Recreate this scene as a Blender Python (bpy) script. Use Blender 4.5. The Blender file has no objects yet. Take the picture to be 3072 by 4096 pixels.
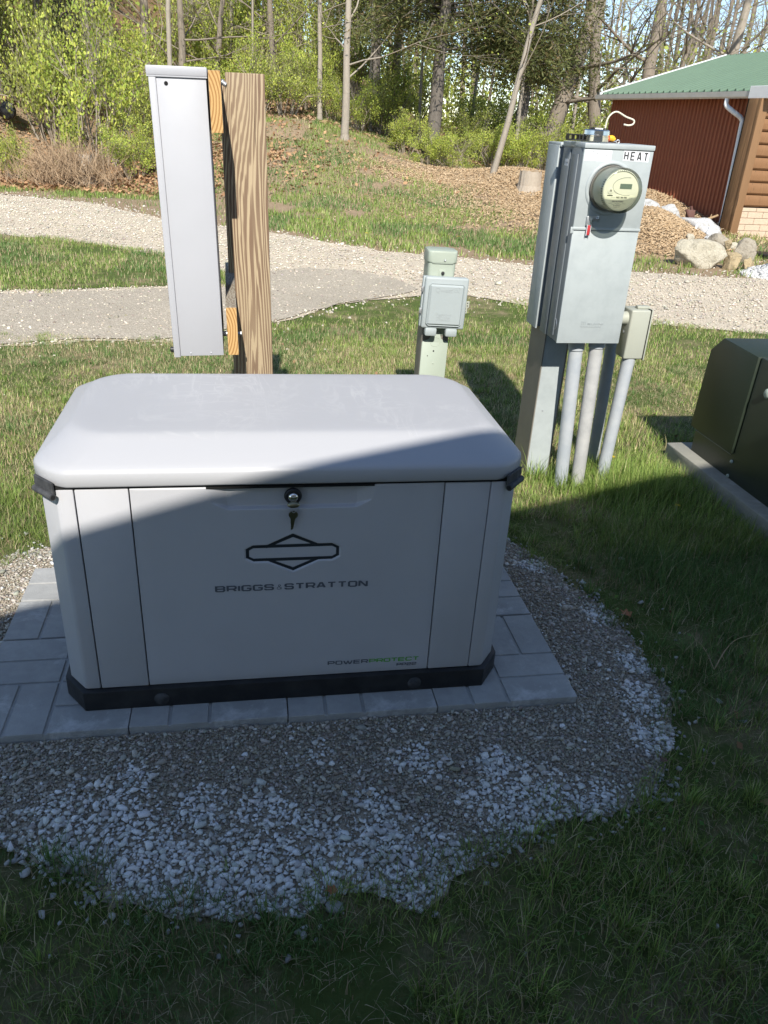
import bpy, bmesh, math, random
import numpy as np
from mathutils import Vector, Matrix, noise as mnoise
random.seed(7); RNG = np.random.default_rng(7)
R = math.radians
S = bpy.context.scene
COL = S.collection

# ------------------------------------------------------------------ camera
F, CX, CY, CAMH = 3100.0, 1536.0, 2048.0, 1.62
dn = Vector((1170 - CX, 8140 - CY, F)).normalized()
up = -dn
fw = Vector((0, 0, 1)); ay = (fw - up * fw.dot(up)).normalized(); ax = ay.cross(up)
RM = Matrix((ax, ay, up))                       # rows: world axes seen from the lens
cam = bpy.data.cameras.new('camera'); camo = bpy.data.objects.new('camera', cam); COL.objects.link(camo)
cam.sensor_fit = 'VERTICAL'; cam.sensor_height = 36; cam.sensor_width = 27; cam.lens = 36 * F / 4096
cam.clip_start = 0.05; cam.clip_end = 1500
m4 = Matrix.Identity(4)
for i in range(3):
    m4[i][0] = RM[i][0]; m4[i][1] = -RM[i][1]; m4[i][2] = -RM[i][2]
m4.translation = (0, 0, CAMH)
camo.matrix_world = m4
S.camera = camo
def ray(px, py):
    k = 3072 / 1659
    return RM @ Vector((px * k - CX, py * k - CY, F))
def at(px, py, Y):                              # a direction and a distance give a place
    r = ray(px, py); return Vector((0, 0, CAMH)) + r * (Y / r.y)

def onz_xy(px, py, z=0):
    r = ray(px, py); return Vector((0, 0, CAMH)) + r * ((z - CAMH) / r.z)

# ------------------------------------------------------------------ light
SUNV = Vector((0.11, -1.16, 1.0)).normalized()
el = math.asin(SUNV.z)
w = bpy.data.worlds.new('World'); S.world = w; w.use_nodes = True
wn = w.node_tree.nodes; wl = w.node_tree.links
sky = wn.new('ShaderNodeTexSky'); sky.sky_type = 'NISHITA'; sky.sun_disc = False
sky.sun_elevation = el; sky.sun_rotation = math.atan2(SUNV.x, SUNV.y)
sky.altitude = 600; sky.air_density = 0.8; sky.dust_density = 0.15; sky.ozone_density = 3.0
bg = wn['Background']; bg.inputs[1].default_value = 0.15
wb = wn.new('ShaderNodeMix'); wb.data_type = 'RGBA'; wb.blend_type = 'MULTIPLY'; wb.inputs[0].default_value = 1.0; wb.inputs[7].default_value = (1.09, 1.0, .90, 1)
wl.new(sky.outputs[0], wb.inputs[6]); wl.new(wb.outputs[2], bg.inputs[0])
sun = bpy.data.lights.new('sun', 'SUN'); sun.energy = 4.7; sun.angle = R(0.53); sun.color = (1.0, 0.96, 0.88)
suno = bpy.data.objects.new('sun', sun); COL.objects.link(suno)
suno.rotation_euler = SUNV.to_track_quat('Z', 'Y').to_euler()
S.view_settings.view_transform = 'Standard'; S.view_settings.look = 'None'
S.view_settings.exposure = 0.56; S.view_settings.gamma = 1.0
S.render.engine = 'CYCLES'
try:
    S.cycles.max_bounces = 5; S.cycles.diffuse_bounces = 3; S.cycles.glossy_bounces = 3
    S.cycles.transparent_max_bounces = 6
except Exception: pass

# ------------------------------------------------------------------ helpers
def link(o, parent=None):
    COL.objects.link(o)
    if parent: o.parent = parent
    return o
def tag(o, label=None, cat=None, group=None, kind=None):
    if label: o['label'] = label
    if cat: o['category'] = cat
    if group: o['group'] = group
    if kind: o['kind'] = kind
    return o
def thing(name, label, cat, loc=(0, 0, 0), rz=0.0, group=None, rot=None):
    o = bpy.data.objects.new(name, None); COL.objects.link(o); o.empty_display_size = 0.1
    o.location = loc; o.rotation_euler = rot if rot else (0, 0, rz)
    return tag(o, label, cat, group)
def mobj(name, V, Fc, mat, parent=None, smooth=False, label=None):
    me = bpy.data.meshes.new(name); me.from_pydata([tuple(v) for v in V], [], Fc); me.update()
    if smooth: me.shade_smooth()
    for m in (mat if isinstance(mat, (list, tuple)) else [mat]): me.materials.append(m)
    o = bpy.data.objects.new(name, me); link(o, parent)
    if label: o['label'] = label
    return o
def bobj(name, bm, mat, parent=None, smooth=False, angle=None, label=None):
    me = bpy.data.meshes.new(name); bmesh.ops.recalc_face_normals(bm, faces=bm.faces[:]); bm.to_mesh(me); bm.free()
    if smooth or angle:
        me.shade_smooth()
        if angle: me.set_sharp_from_angle(angle=R(angle))
    for m in (mat if isinstance(mat, (list, tuple)) else [mat]): me.materials.append(m)
    o = bpy.data.objects.new(name, me); link(o, parent)
    if label: o['label'] = label
    return o
def fast(name, V, Q, mat, parent=None, col=None, smooth=False, n=4):
    """numpy mesh; Q (m,n) faces; col: per-vertex rgba"""
    V = np.asarray(V, np.float32); Q = np.asarray(Q, np.int32); n = Q.shape[1]
    me = bpy.data.meshes.new(name)
    me.vertices.add(len(V)); me.vertices.foreach_set('co', V.ravel())
    me.loops.add(Q.size); me.loops.foreach_set('vertex_index', Q.ravel())
    me.polygons.add(len(Q)); me.polygons.foreach_set('loop_start', np.arange(0, Q.size, n, dtype=np.int32))
    try: me.polygons.foreach_set('loop_total', np.full(len(Q), n, np.int32))
    except Exception: pass
    me.update(calc_edges=True)
    if col is not None:
        a = me.color_attributes.new('tint', 'FLOAT_COLOR', 'POINT'); a.data.foreach_set('color', np.asarray(col, np.float32).ravel())
    if smooth: me.shade_smooth()
    me.materials.append(mat)
    o = bpy.data.objects.new(name, me); link(o, parent); return o
def box(bm, x0, x1, y0, y1, z0, z1, bev=0.0, seg=1):
    vs = [bm.verts.new(p) for p in ((x0,y0,z0),(x1,y0,z0),(x1,y1,z0),(x0,y1,z0),(x0,y0,z1),(x1,y0,z1),(x1,y1,z1),(x0,y1,z1))]
    fs = [bm.faces.new([vs[i] for i in f]) for f in ((3,2,1,0),(4,5,6,7),(0,1,5,4),(1,2,6,5),(2,3,7,6),(3,0,4,7))]
    if bev > 0:
        es = list({e for f in fs for e in f.edges})
        bmesh.ops.bevel(bm, geom=es, offset=bev, segments=seg, affect='EDGES', profile=0.5)
def prism(bm, pts, z0, z1, bev=0.0, seg=2, axis='z', bev_all=True):
    """polygon (a,b) extruded; axis z: (a,b,z); y: (a,z) along y; x: (y,z) along x"""
    def P(a, b, c): return {'z': (a, b, c), 'y': (a, c, b), 'x': (c, a, b)}[axis]
    lo = [bm.verts.new(P(a, b, z0)) for a, b in pts]; hi = [bm.verts.new(P(a, b, z1)) for a, b in pts]
    n = len(pts); fs = [bm.faces.new(lo[::-1]), bm.faces.new(hi)]
    for i in range(n): fs.append(bm.faces.new((lo[i], lo[(i+1) % n], hi[(i+1) % n], hi[i])))
    if bev > 0:
        es = list({e for f in (fs if bev_all else fs[:2]) for e in f.edges})
        bmesh.ops.bevel(bm, geom=es, offset=bev, segments=seg, affect='EDGES', profile=0.5)
def lathe(bm, prof, n=32, M=None, cap=True):
    """profile (r,h) spun about z"""
    rings = []
    for r, h in prof:
        rings.append([bm.verts.new((r*math.cos(2*math.pi*i/n), r*math.sin(2*math.pi*i/n), h)) for i in range(n)])
    for a, b in zip(rings, rings[1:]):
        for i in range(n): bm.faces.new((a[i], a[(i+1)%n], b[(i+1)%n], b[i]))
    if cap: bm.faces.new(rings[0][::-1]); bm.faces.new(rings[-1])
    if M is not None: bmesh.ops.transform(bm, matrix=M, verts=[v for r in rings for v in r])
def tube(bm, pts, rad, n=8, cap=True):
    pts = [Vector(p) for p in pts]; rs = rad if isinstance(rad, (list, tuple)) else [rad]*len(pts)
    rings = []; prev = None
    for i, p in enumerate(pts):
        t = (pts[min(i+1, len(pts)-1)] - pts[max(i-1, 0)]).normalized()
        if prev is None:
            a = Vector((0, 0, 1)) if abs(t.z) < .9 else Vector((1, 0, 0)); u = t.cross(a).normalized()
        else: u = (prev - t * prev.dot(t)).normalized()
        prev = u; v = t.cross(u)
        rings.append([bm.verts.new(p + (u*math.cos(2*math.pi*k/n) + v*math.sin(2*math.pi*k/n)) * rs[i]) for k in range(n)])
    for a, b in zip(rings, rings[1:]):
        for k in range(n): bm.faces.new((a[k], a[(k+1)%n], b[(k+1)%n], b[k]))
    if cap: bm.faces.new(rings[0][::-1]); bm.faces.new(rings[-1])
def BX(name, mat, parent, *a, bev=0.0, seg=1, **k):
    bm = bmesh.new(); box(bm, *a, bev=bev, seg=seg); return bobj(name, bm, mat, parent, angle=40 if bev else None, **k)
def smoothcurve(pts, n=8):
    pts = [Vector(p) for p in pts]; out = []
    P = [pts[0]*2-pts[1]] + pts + [pts[-1]*2-pts[-2]]
    for i in range(1, len(P)-2):
        for k in range(n):
            t = k/n; a, b, c, d = P[i-1], P[i], P[i+1], P[i+2]
            out.append(0.5*((2*b)+(c-a)*t+(2*a-5*b+4*c-d)*t*t+(3*b-a-3*c+d)*t**3))
    out.append(pts[-1]); return out
def inpoly(x, y, P):
    x = np.asarray(x); y = np.asarray(y); c = np.zeros(x.shape, bool); n = len(P); j = n-1
    for i in range(n):
        xi, yi = P[i]; xj, yj = P[j]
        if yi != yj:
            c ^= ((yi > y) != (yj > y)) & (x < (xj-xi)*(y-yi)/(yj-yi)+xi)
        j = i
    return c
def distpoly(x, y, P, closed=True):
    x = np.asarray(x, float); y = np.asarray(y, float); d = np.full(x.shape, 1e9); n = len(P)
    for i in range(n if closed else n-1):
        ax_, ay_ = P[i]; bx_, by_ = P[(i+1) % n]; dx, dy = bx_-ax_, by_-ay_; L = dx*dx+dy*dy+1e-12
        t = np.clip(((x-ax_)*dx+(y-ay_)*dy)/L, 0, 1)
        d = np.minimum(d, np.hypot(x-ax_-t*dx, y-ay_-t*dy))
    return d
def vnoise(x, y, s, seed=0):
    """smooth value noise, vectorised, about 0..1"""
    x = np.asarray(x, float)*s + seed*17.3; y = np.asarray(y, float)*s + seed*5.7
    xi = np.floor(x).astype(np.int64); yi = np.floor(y).astype(np.int64); fx = x-xi; fy = y-yi
    fx = fx*fx*(3-2*fx); fy = fy*fy*(3-2*fy)
    def h(a, b):
        v = (a*374761393 + b*668265263 + seed*1442695) & 0x7fffffff
        v = ((v ^ (v >> 13)) * 1274126177) & 0x7fffffff
        return ((v ^ (v >> 16)) & 0xffff)/65535.0
    return (h(xi,yi)*(1-fx)+h(xi+1,yi)*fx)*(1-fy)+(h(xi,yi+1)*(1-fx)+h(xi+1,yi+1)*fx)*fy

# ------------------------------------------------------------------ materials
def mat(name, col, rough=.6, metal=0., spec=.5):
    m = bpy.data.materials.new(name); m.use_nodes = True; b = m.node_tree.nodes['Principled BSDF']
    b.inputs['Base Color'].default_value = (*col, 1); b.inputs['Roughness'].default_value = rough
    b.inputs['Metallic'].default_value = metal; b.inputs['Specular IOR Level'].default_value = spec
    return m
class G:
    def __init__(s, m): s.m = m; s.n = m.node_tree.nodes; s.l = m.node_tree.links; s.b = s.n['Principled BSDF']; s._tc = None
    def tc(s, kind='Object'):
        if not s._tc: s._tc = s.n.new('ShaderNodeTexCoord')
        return s._tc.outputs[kind]
    def map(s, scale=(1,1,1), rot=(0,0,0), kind='Object'):
        k = s.n.new('ShaderNodeMapping'); s.l.new(s.tc(kind), k.inputs[0]); k.inputs['Scale'].default_value = scale; k.inputs['Rotation'].default_value = rot; return k.outputs[0]
    def noise(s, scale, detail=4, rough=.55, vec=None, dist=0):
        k = s.n.new('ShaderNodeTexNoise'); k.inputs['Scale'].default_value = scale; k.inputs['Detail'].default_value = detail
        k.inputs['Roughness'].default_value = rough; k.inputs['Distortion'].default_value = dist
        s.l.new(vec if vec else s.tc(), k.inputs['Vector']); return k.outputs['Fac']
    def vor(s, scale, feat='F1', out='Distance', vec=None, rnd=1):
        k = s.n.new('ShaderNodeTexVoronoi'); k.feature = feat; k.inputs['Scale'].default_value = scale; k.inputs['Randomness'].default_value = rnd
        s.l.new(vec if vec else s.tc(), k.inputs['Vector']); return k.outputs[out]
    def ramp(s, fac, stops):
        k = s.n.new('ShaderNodeValToRGB'); e = k.color_ramp.elements
        while len(e) < len(stops): e.new(.5)
        for q, (p, c) in zip(e, stops): q.position = p; q.color = (*c, 1) if len(c) == 3 else c
        s.l.new(fac, k.inputs[0]); return k.outputs[0]
    def mix(s, f, a, b, mode='MIX'):
        k = s.n.new('ShaderNodeMix'); k.data_type = 'RGBA'; k.blend_type = mode
        for i, v in ((0, f), (6, a), (7, b)):
            if isinstance(v, (int, float)): k.inputs[i].default_value = v
            elif isinstance(v, tuple): k.inputs[i].default_value = (*v, 1)
            else: s.l.new(v, k.inputs[i])
        return k.outputs[2]
    def math(s, op, a, b=0.0, clamp=False):
        k = s.n.new('ShaderNodeMath'); k.operation = op; k.use_clamp = clamp
        for i, v in ((0, a), (1, b)):
            if isinstance(v, (int, float)): k.inputs[i].default_value = v
            else: s.l.new(v, k.inputs[i])
        return k.outputs[0]
    def attr(s, name='tint'):
        k = s.n.new('ShaderNodeAttribute'); k.attribute_name = name; return k.outputs['Color']
    def col(s, c): s.l.new(c, s.b.inputs['Base Color'])
    def rough(s, c): s.l.new(c, s.b.inputs['Roughness'])
    def bump(s, h, dist=.01, strength=1.0, prev=None):
        k = s.n.new('ShaderNodeBump'); k.inputs['Distance'].default_value = dist; k.inputs['Strength'].default_value = strength
        s.l.new(h, k.inputs['Height'])
        if prev: s.l.new(prev, k.inputs['Normal'])
        s.l.new(k.outputs[0], s.b.inputs['Normal']); return k.outputs[0]
def painted(name, col, rough=.45, grain=900, gd=.0003, dirt=.06, dirtcol=None, spec=.5, dscale=4):
    m = mat(name, col, rough, spec=spec); g = G(m)
    n = g.noise(dscale, 6, .65); dc = dirtcol or tuple(c*.75 for c in col)
    f = g.ramp(n, [(.42, (0,0,0)), (.72, (dirt*4,)*3)])
    g.col(g.mix(f, col, dc)); g.bump(g.noise(grain, 2), gd, 1)
    g.rough(g.ramp(g.noise(dscale*2.3, 5), [(.3, (rough*.85,)*3), (.7, (min(1, rough*1.2),)*3)]))
    return m
M = {}
# generator paint: pale warm-grey powder coat, with wiped dust on the lid
M['gen'] = painted('generator_paint', (.455, .453, .472), .38, 700, .00035, .05)
def lidmat():
    m = mat('lid_paint', (.405, .404, .418), .46); g = G(m)
    v = g.map((1.1, 3.6, 2), (0, 0, .12)); s1 = g.noise(2.6, 4, .6, v, 1.2)
    v2 = g.map((5, 1.2, 2), (0, 0, .5)); s2 = g.noise(1.6, 4, .6, v2, 1.6)
    streak = g.ramp(s1, [(.50, (0,0,0)), (.52, (1,1,1)), (.55, (0,0,0))])
    streak2 = g.ramp(s2, [(.50, (0,0,0)), (.525, (1,1,1)), (.55, (0,0,0))])
    area = g.ramp(g.noise(2.1, 3), [(.38, (0,0,0)), (.56, (1,1,1))])
    sep = g.n.new('ShaderNodeSeparateXYZ'); g.l.new(g.tc(), sep.inputs[0])
    topm = g.ramp(sep.outputs['Z'], [(.795, (0,0,0)), (.806, (1,1,1))])
    f = g.math('MULTIPLY', g.math('MULTIPLY', g.math('MAXIMUM', streak, streak2), area), topm)
    f = g.math('MULTIPLY', f, .30)
    dust = g.math('MULTIPLY', g.math('MULTIPLY', g.noise(1.7, 5), topm), .35)
    c = g.mix(dust, (.405, .404, .418), (.36, .355, .35)); c = g.mix(f, c, (.60, .595, .58))
    spk = g.ramp(g.vor(34, out='Distance'), [(.0, (1,1,1)), (.028, (0,0,0))])
    c = g.mix(g.math('MULTIPLY', spk, .5), c, (.30, .28, .25))
    g.col(c); g.bump(g.noise(700, 2), .00035, 1)
    g.rough(g.ramp(g.math('ADD', f, dust), [(0, (.44,)*3), (.4, (.62,)*3)]))
    return m
M['lid'] = lidmat()
M['black'] = painted('black_plastic', (.008, .008, .009), .5, 500, .0003, .05, (.09, .09, .085), dscale=14)
M['rubber'] = painted('dark_rubber', (.032, .033, .036), .75, 300, .0006, .1, (.18, .18, .18), dscale=20)
M['blackgap'] = mat('seal_black', (.006, .006, .006), .9)
M['decal'] = mat('decal_charcoal', (.095, .105, .125), .45)
M['decalblk'] = mat('decal_black', (.022, .026, .032), .35)
M['green'] = mat('decal_green', (.11, .36, .06), .45)
M['chrome'] = mat('chrome', (.75, .72, .68), .16, 1)
M['brass'] = mat('key_brass', (.22, .20, .13), .35, 1)
M['zinc'] = painted('zinc_steel', (.55, .56, .57), .35, 300, .0003, .1); M['zinc'].node_tree.nodes['Principled BSDF'].inputs['Metallic'].default_value = .7
M['atswhite'] = painted('cabinet_paint', (.42, .42, .44), .4, 900, .0002, .03)
M['metershade'] = painted('meter_paint_shaded', (.17, .19, .205), .42, 600, .0003, .10, (.12, .135, .145), dscale=9)  # cover grey darkened: shade of the box sides put into the colour
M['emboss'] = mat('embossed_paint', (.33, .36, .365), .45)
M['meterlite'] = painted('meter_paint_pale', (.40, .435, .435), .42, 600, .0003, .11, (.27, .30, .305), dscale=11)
M['pvc'] = painted('grey_pvc', (.37, .40, .43), .38, 60, .0004, .12, (.62, .62, .60), dscale=7)
M['pvcgrey'] = painted('weathered_pvc', (.38, .38, .375), .5, 80, .0005, .12, (.66, .65, .62), dscale=9)
M['lbbeige'] = painted('beige_pvc', (.40, .41, .345), .42, 500, .0003, .06)
M['pedgreen'] = painted('pedestal_green', (.385, .43, .36), .42, 500, .0003, .08, (.35, .42, .35), dscale=8)
M['pedgrey'] = painted('interface_grey', (.355, .395, .40), .5, 420, .0006, .05)
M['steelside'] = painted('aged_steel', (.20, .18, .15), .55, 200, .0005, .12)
M['cream'] = mat('meter_cream', (.63, .63, .575), .42)
M['creamlabel'] = mat('meter_label', (.74, .74, .64), .5)
M['lcd'] = mat('meter_lcd', (.13, .17, .15), .25)
M['ink'] = mat('printed_ink', (.02, .02, .02), .6)
M['inkgrey'] = mat('faded_ink', (.22, .22, .22), .6)
M['sticker'] = mat('white_sticker', (.66, .67, .69), .5)
M['white'] = painted('white_aluminium', (.85, .85, .84), .4, 400, .0002, .06)
M['red'] = mat('red_plastic', (.45, .04, .045), .4)
M['yellow'] = mat('yellow_plastic', (.80, .42, .02), .4)
M['wirecream'] = mat('cream_cable', (.72, .66, .52), .5)
def glassmat():
    m = mat('meter_cover', (.70, .71, .62), .06); g = G(m)
    t = g.n.new('ShaderNodeBsdfTransparent'); t.inputs[0].default_value = (.95, .96, .86, 1); fr = g.n.new('ShaderNodeFresnel'); fr.inputs[0].default_value = 1.45
    gl = g.n.new('ShaderNodeBsdfGlossy'); gl.inputs['Roughness'].default_value = .06
    k = g.n.new('ShaderNodeMixShader'); g.l.new(g.math('MULTIPLY', fr.outputs[0], .8), k.inputs[0]); g.l.new(t.outputs[0], k.inputs[1]); g.l.new(gl.outputs[0], k.inputs[2]); g.l.new(k.outputs[0], g.n['Material Output'].inputs[0]); return m
M['glass'] = glassmat()
def transf():
    m = mat('transformer_green', (.022, .032, .022), .42); g = G(m)
    d = g.ramp(g.vor(45), [(.0, (1,1,1)), (.05, (.9,)*3), (.075, (0,0,0))]); mask = g.ramp(g.noise(5, 3), [(.5, (0,0,0)), (.62, (1,1,1))])
    c = g.mix(g.ramp(g.noise(2.5, 5), [(.35, (0,0,0)), (.7, (.5,)*3)]), (.021, .031, .020), (.034, .042, .028))
    g.col(g.mix(g.math('MULTIPLY', d, mask), c, (.22, .21, .16))); g.bump(g.noise(450, 2), .0004, 1); return m
M['tgreen'] = transf()
def concrete(name, c1, c2, sc=30):
    m = mat(name, c1, .88, spec=.25); g = G(m)
    c = g.mix(g.noise(sc, 8, .7), tuple(.68*v for v in c1), tuple(1.22*v for v in c1)); c = g.mix(g.ramp(g.noise(5, 5, .6), [(.40, (0,0,0)), (.62, (.6,)*3)]), c, tuple(.74*v for v in c1))
    c = g.mix(g.ramp(g.noise(sc*.22, 7, .7, dist=.6), [(.55, (0,0,0)), (.70, (.7,)*3)]), c, c2)
    sp = g.ramp(g.vor(sc*5), [(0, (1,1,1)), (.12, (0,0,0))]); c = g.mix(g.math('MULTIPLY', sp, .35), c, c2)
    g.col(c); a = g.bump(g.noise(sc*8, 6, .8), .0025, 1); g.bump(g.noise(sc*1.2, 3), .003, .6, a); return m
M['paver'] = concrete('paver_concrete', (.40, .40, .39), (.60, .60, .60), 30)
M['padconc'] = concrete('pad_concrete', (.34, .33, .28), (.46, .45, .40), 18)

def woodmat(name, light, dark, endgrain=False, scale=1.0):
    m = mat(name, light, .72, spec=.25); g = G(m)
    if endgrain:
        v = g.map((1, .02, 1)); sep = g.n.new('ShaderNodeSeparateXYZ'); g.l.new(v, sep.inputs[0])
        dx = g.math('ADD', sep.outputs['X'], .045); dz = g.math('SUBTRACT', sep.outputs['Z'], .09)
        d2 = g.math('SQRT', g.math('ADD', g.math('MULTIPLY', dx, dx), g.math('MULTIPLY', g.math('MULTIPLY', dz, dz), .35)))
        nn = g.math('MULTIPLY', g.noise(14, 3), .010)
        rr = g.math('SINE', g.math('MULTIPLY', g.math('ADD', d2, nn), 640.0))
        f = g.ramp(g.math('ADD', g.math('MULTIPLY', rr, .5), .5), [(.35, (0,0,0)), (.9, (1,1,1))])
        g.col(g.mix(f, light, dark)); g.bump(g.noise(500, 3), .0006, 1); return m
    # flat-sawn grain: V-shaped contours round the heart line, gently wandering
    n1 = g.noise(1, 4, .5, g.map((12*scale, 12*scale, .8*scale)), .5); n2 = g.noise(1, 1, .4, g.map((.9, .9, .8*scale)))
    sep = g.n.new('ShaderNodeSeparateXYZ'); g.l.new(g.tc(), sep.inputs[0])
    cx_ = g.math('ADD', sep.outputs['X'], g.math('MULTIPLY', g.math('SUBTRACT', n2, .5), .16))
    fld = g.math('ADD', g.math('ADD', g.math('MULTIPLY', g.math('ABSOLUTE', g.math('ADD', cx_, -.012)), 9.0), g.math('MULTIPLY', sep.outputs['Z'], .30)), g.math('MULTIPLY', n1, .85))
    s = g.math('SINE', g.math('MULTIPLY', fld, 58.0*scale**.5))
    f = g.ramp(g.math('ADD', g.math('MULTIPLY', s, .5), .5), [(.22, (0,0,0)), (.48, (.7,)*3), (.75, (1,1,1))])
    fine = g.noise(1, 4, .7, g.map((260, 260, 3))); broad = g.ramp(g.noise(1, 3, .6, g.map((9, 9, 1.6))), [(.30, (.62,)*3), (.6, (1,1,1))])
    c = g.mix(g.math('MULTIPLY', f, broad), light, dark); c = g.mix(g.math('MULTIPLY', g.noise(1, 5, .6, g.map((5, 5, 1.2))), .45), c, tuple(v*.62 for v in light)); c = g.mix(g.math('MULTIPLY', fine, .35), c, tuple(v*.6 for v in light))
    crk = g.ramp(g.noise(1, 2, .5, g.map((42, 42, .9))), [(.285, (1,1,1)), (.30, (0,0,0))])
    c = g.mix(crk, c, (.05, .03, .02))
    g.col(c); g.bump(f, .0012, .6); return m
M['post'] = woodmat('treated_timber', (.47, .365, .235), (.105, .045, .029))
M['boardside'] = woodmat('weathered_board', (.40, .36, .29), (.20, .15, .11))
M['endgrain'] = woodmat('board_end_grain', (.54, .34, .14), (.34, .175, .06), True)

def tintmat(name, rough=.6, spec=.3, trans=0.0, nz=0.0, nzs=60):
    m = mat(name, (.5, .5, .5), rough, spec=spec); g = G(m); c = g.attr()
    if nz: c = g.mix(g.math('MULTIPLY', g.noise(nzs, 5, .7), nz), c, (.10, .09, .08))
    g.col(c)
    if trans:
        t = g.n.new('ShaderNodeBsdfTranslucent'); g.l.new(c, t.inputs[0])
        k = g.n.new('ShaderNodeMixShader'); k.inputs[0].default_value = trans
        g.l.new(g.b.outputs[0], k.inputs[1]); g.l.new(t.outputs[0], k.inputs[2]); g.l.new(k.outputs[0], g.n['Material Output'].inputs[0])
    return m
M['blade'] = tintmat('grass_blade', .55, .3, .28)
M['leaf'] = tintmat('leaf', .55, .3, .40)
M['stone'] = tintmat('gravel_stone', .85, .25, 0, .45, 90)
M['chip'] = tintmat('wood_chip', .85, .15)

# ------------------------------------------------------------------ terrain
def sstep(a, b, x): t = np.clip((x-a)/(b-a), 0, 1); return t*t*(3-2*t)
def zt(x, y):
    x = np.asarray(x, float); y = np.asarray(y, float)
    y0 = np.interp(x, [-9, -7, -3.8, -1.8, 0, 5, 9], [16.5, 15.8, 13.6, 12.8, 11.6, 11.2, 13])
    t = y-y0
    z = .30*sstep(0, 9, t)
    z = z + 1.0*sstep(1, 10, t)*np.exp(-((x+3.3)/3.6)**2)
    z = z + sstep(6, 30, t)*np.where(x < 2, 3.4*sstep(3, -9, x)+.6, .4)
    z = z - .25*np.exp(-((x+9)/4)**2)*sstep(0, 8, t)+4.6*np.exp(-((x+14.5)/3.6)**2)*sstep(1, 7, t)
    z = z + (vnoise(x, y, .55, 3)-.5)*.22*sstep(0, 4, t)
    return z
def ztf(x, y): return float(zt(x, y))
def grid_sheet(name, xs, ys, zf, m):
    X, Y = np.meshgrid(xs, ys); Z = zf(X, Y); V = np.stack([X, Y, Z], -1).reshape(-1, 3)
    nx, ny = len(xs), len(ys); i = np.arange(nx-1); j = np.arange(ny-1); I, J = np.meshgrid(i, j)
    a = (J*nx+I).ravel(); Q = np.stack([a, a+1, a+nx+1, a+nx], -1)
    return fast(name, V, Q, m, smooth=True)
def groundmat():
    m = mat('soil_and_thatch', (.2, .15, .1), .95, spec=.1); g = G(m)
    soil = g.mix(g.noise(9, 8, .75), (.17, .125, .080), (.36, .27, .18))
    straw = g.ramp(g.noise(1, 5, .8, g.map((260, 90, 90), (0, 0, .6))), [(.45, (0,0,0)), (.62, (1,1,1))])
    thatch = g.mix(straw, soil, (.46, .37, .21))
    greens = g.mix(g.noise(40, 6, .8), (.05, .075, .02), (.15, .19, .055))
    lawn = g.mix(g.ramp(g.noise(1.8, 8, .75), [(.34, (0,0,0)), (.52, (1,1,1))]), thatch, greens)
    sp = g.n.new('ShaderNodeSeparateXYZ'); g.l.new(g.tc(), sp.inputs[0])
    yy = g.math('ADD', sp.outputs['Y'], g.math('MULTIPLY', g.noise(.5, 5, .7), 3.0))
    bank = g.mix(g.noise(5, 9, .8), (.22, .155, .095), (.40, .30, .20)); bank = g.mix(g.ramp(g.noise(26, 5, .8), [(.55, (0,0,0)), (.70, (1,1,1))]), bank, (.50, .40, .28))
    fb = g.ramp(g.math('MULTIPLY', yy, .05), [(.57, (0,0,0)), (.60, (1,1,1))]); lawn = g.mix(fb, lawn, bank)
    lit = g.mix(g.noise(14, 7, .8), (.17, .105, .06), (.36, .24, .14)); ff = g.ramp(g.math('MULTIPLY', yy, .025), [(.64, (0,0,0)), (.70, (1,1,1))]); lawn = g.mix(ff, lawn, lit)
    g.col(lawn); a = g.bump(g.noise(70, 8, .8), .012, 1); g.bump(g.noise(6, 5), .03, .6, a); return m
M['ground'] = groundmat()
xs = np.unique(np.concatenate([np.linspace(-14, 16, 151), np.linspace(-140, -20, 26), np.linspace(-20, -14, 25), np.linspace(16, 150, 26)]))
ys = np.unique(np.concatenate([np.linspace(-30, 8, 20), np.linspace(8, 34, 105), np.linspace(34, 220, 40)]))
tag(grid_sheet('ground', xs, ys, zt, M['ground']), 'soil and thatch ground of the yard rising to the wood', kind='structure')

def gravelmat(name, a, b, dark, sc, fine=False):
    m = mat(name, a, .95, spec=.15); g = G(m)
    d = g.vor(sc); e = g.n.new('ShaderNodeTexVoronoi'); e.inputs['Scale'].default_value = sc; g.l.new(g.tc(), e.inputs[0])
    sx = g.n.new('ShaderNodeSeparateColor'); g.l.new(e.outputs['Color'], sx.inputs[0])
    c = g.mix(sx.outputs[0], a, b)
    c = g.mix(g.ramp(sx.outputs[1], [(.80, (0,0,0)), (.86, (.6,)*3)]), c, dark)
    c = g.mix(g.ramp(g.noise(.9, 7, .7), [(.42, (0,0,0)), (.64, (.75,)*3)]), c, tuple(v*.72 for v in a))
    edge = g.ramp(g.vor(sc, 'DISTANCE_TO_EDGE'), [(0, (1,1,1)), (.12, (0,0,0))])
    c = g.mix(g.math('MULTIPLY', edge, .55), c, dark)
    g.col(c); p = g.bump(g.math('SUBTRACT', 1.0, d), .6/sc, 1); g.bump(g.noise(sc*5, 3), .1/sc, .8, p); return m
M['road'] = gravelmat('road_limestone', (.76, .67, .53), (.62, .53, .40), (.38, .30, .21), 60)
M['roadgrey'] = gravelmat('road_crushed_stone', (.47, .41, .32), (.34, .29, .22), (.62, .55, .45), 75)
M['fines'] = gravelmat('crushed_fines', (.38, .325, .25), (.24, .20, .15), (.54, .49, .40), 150)

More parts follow.
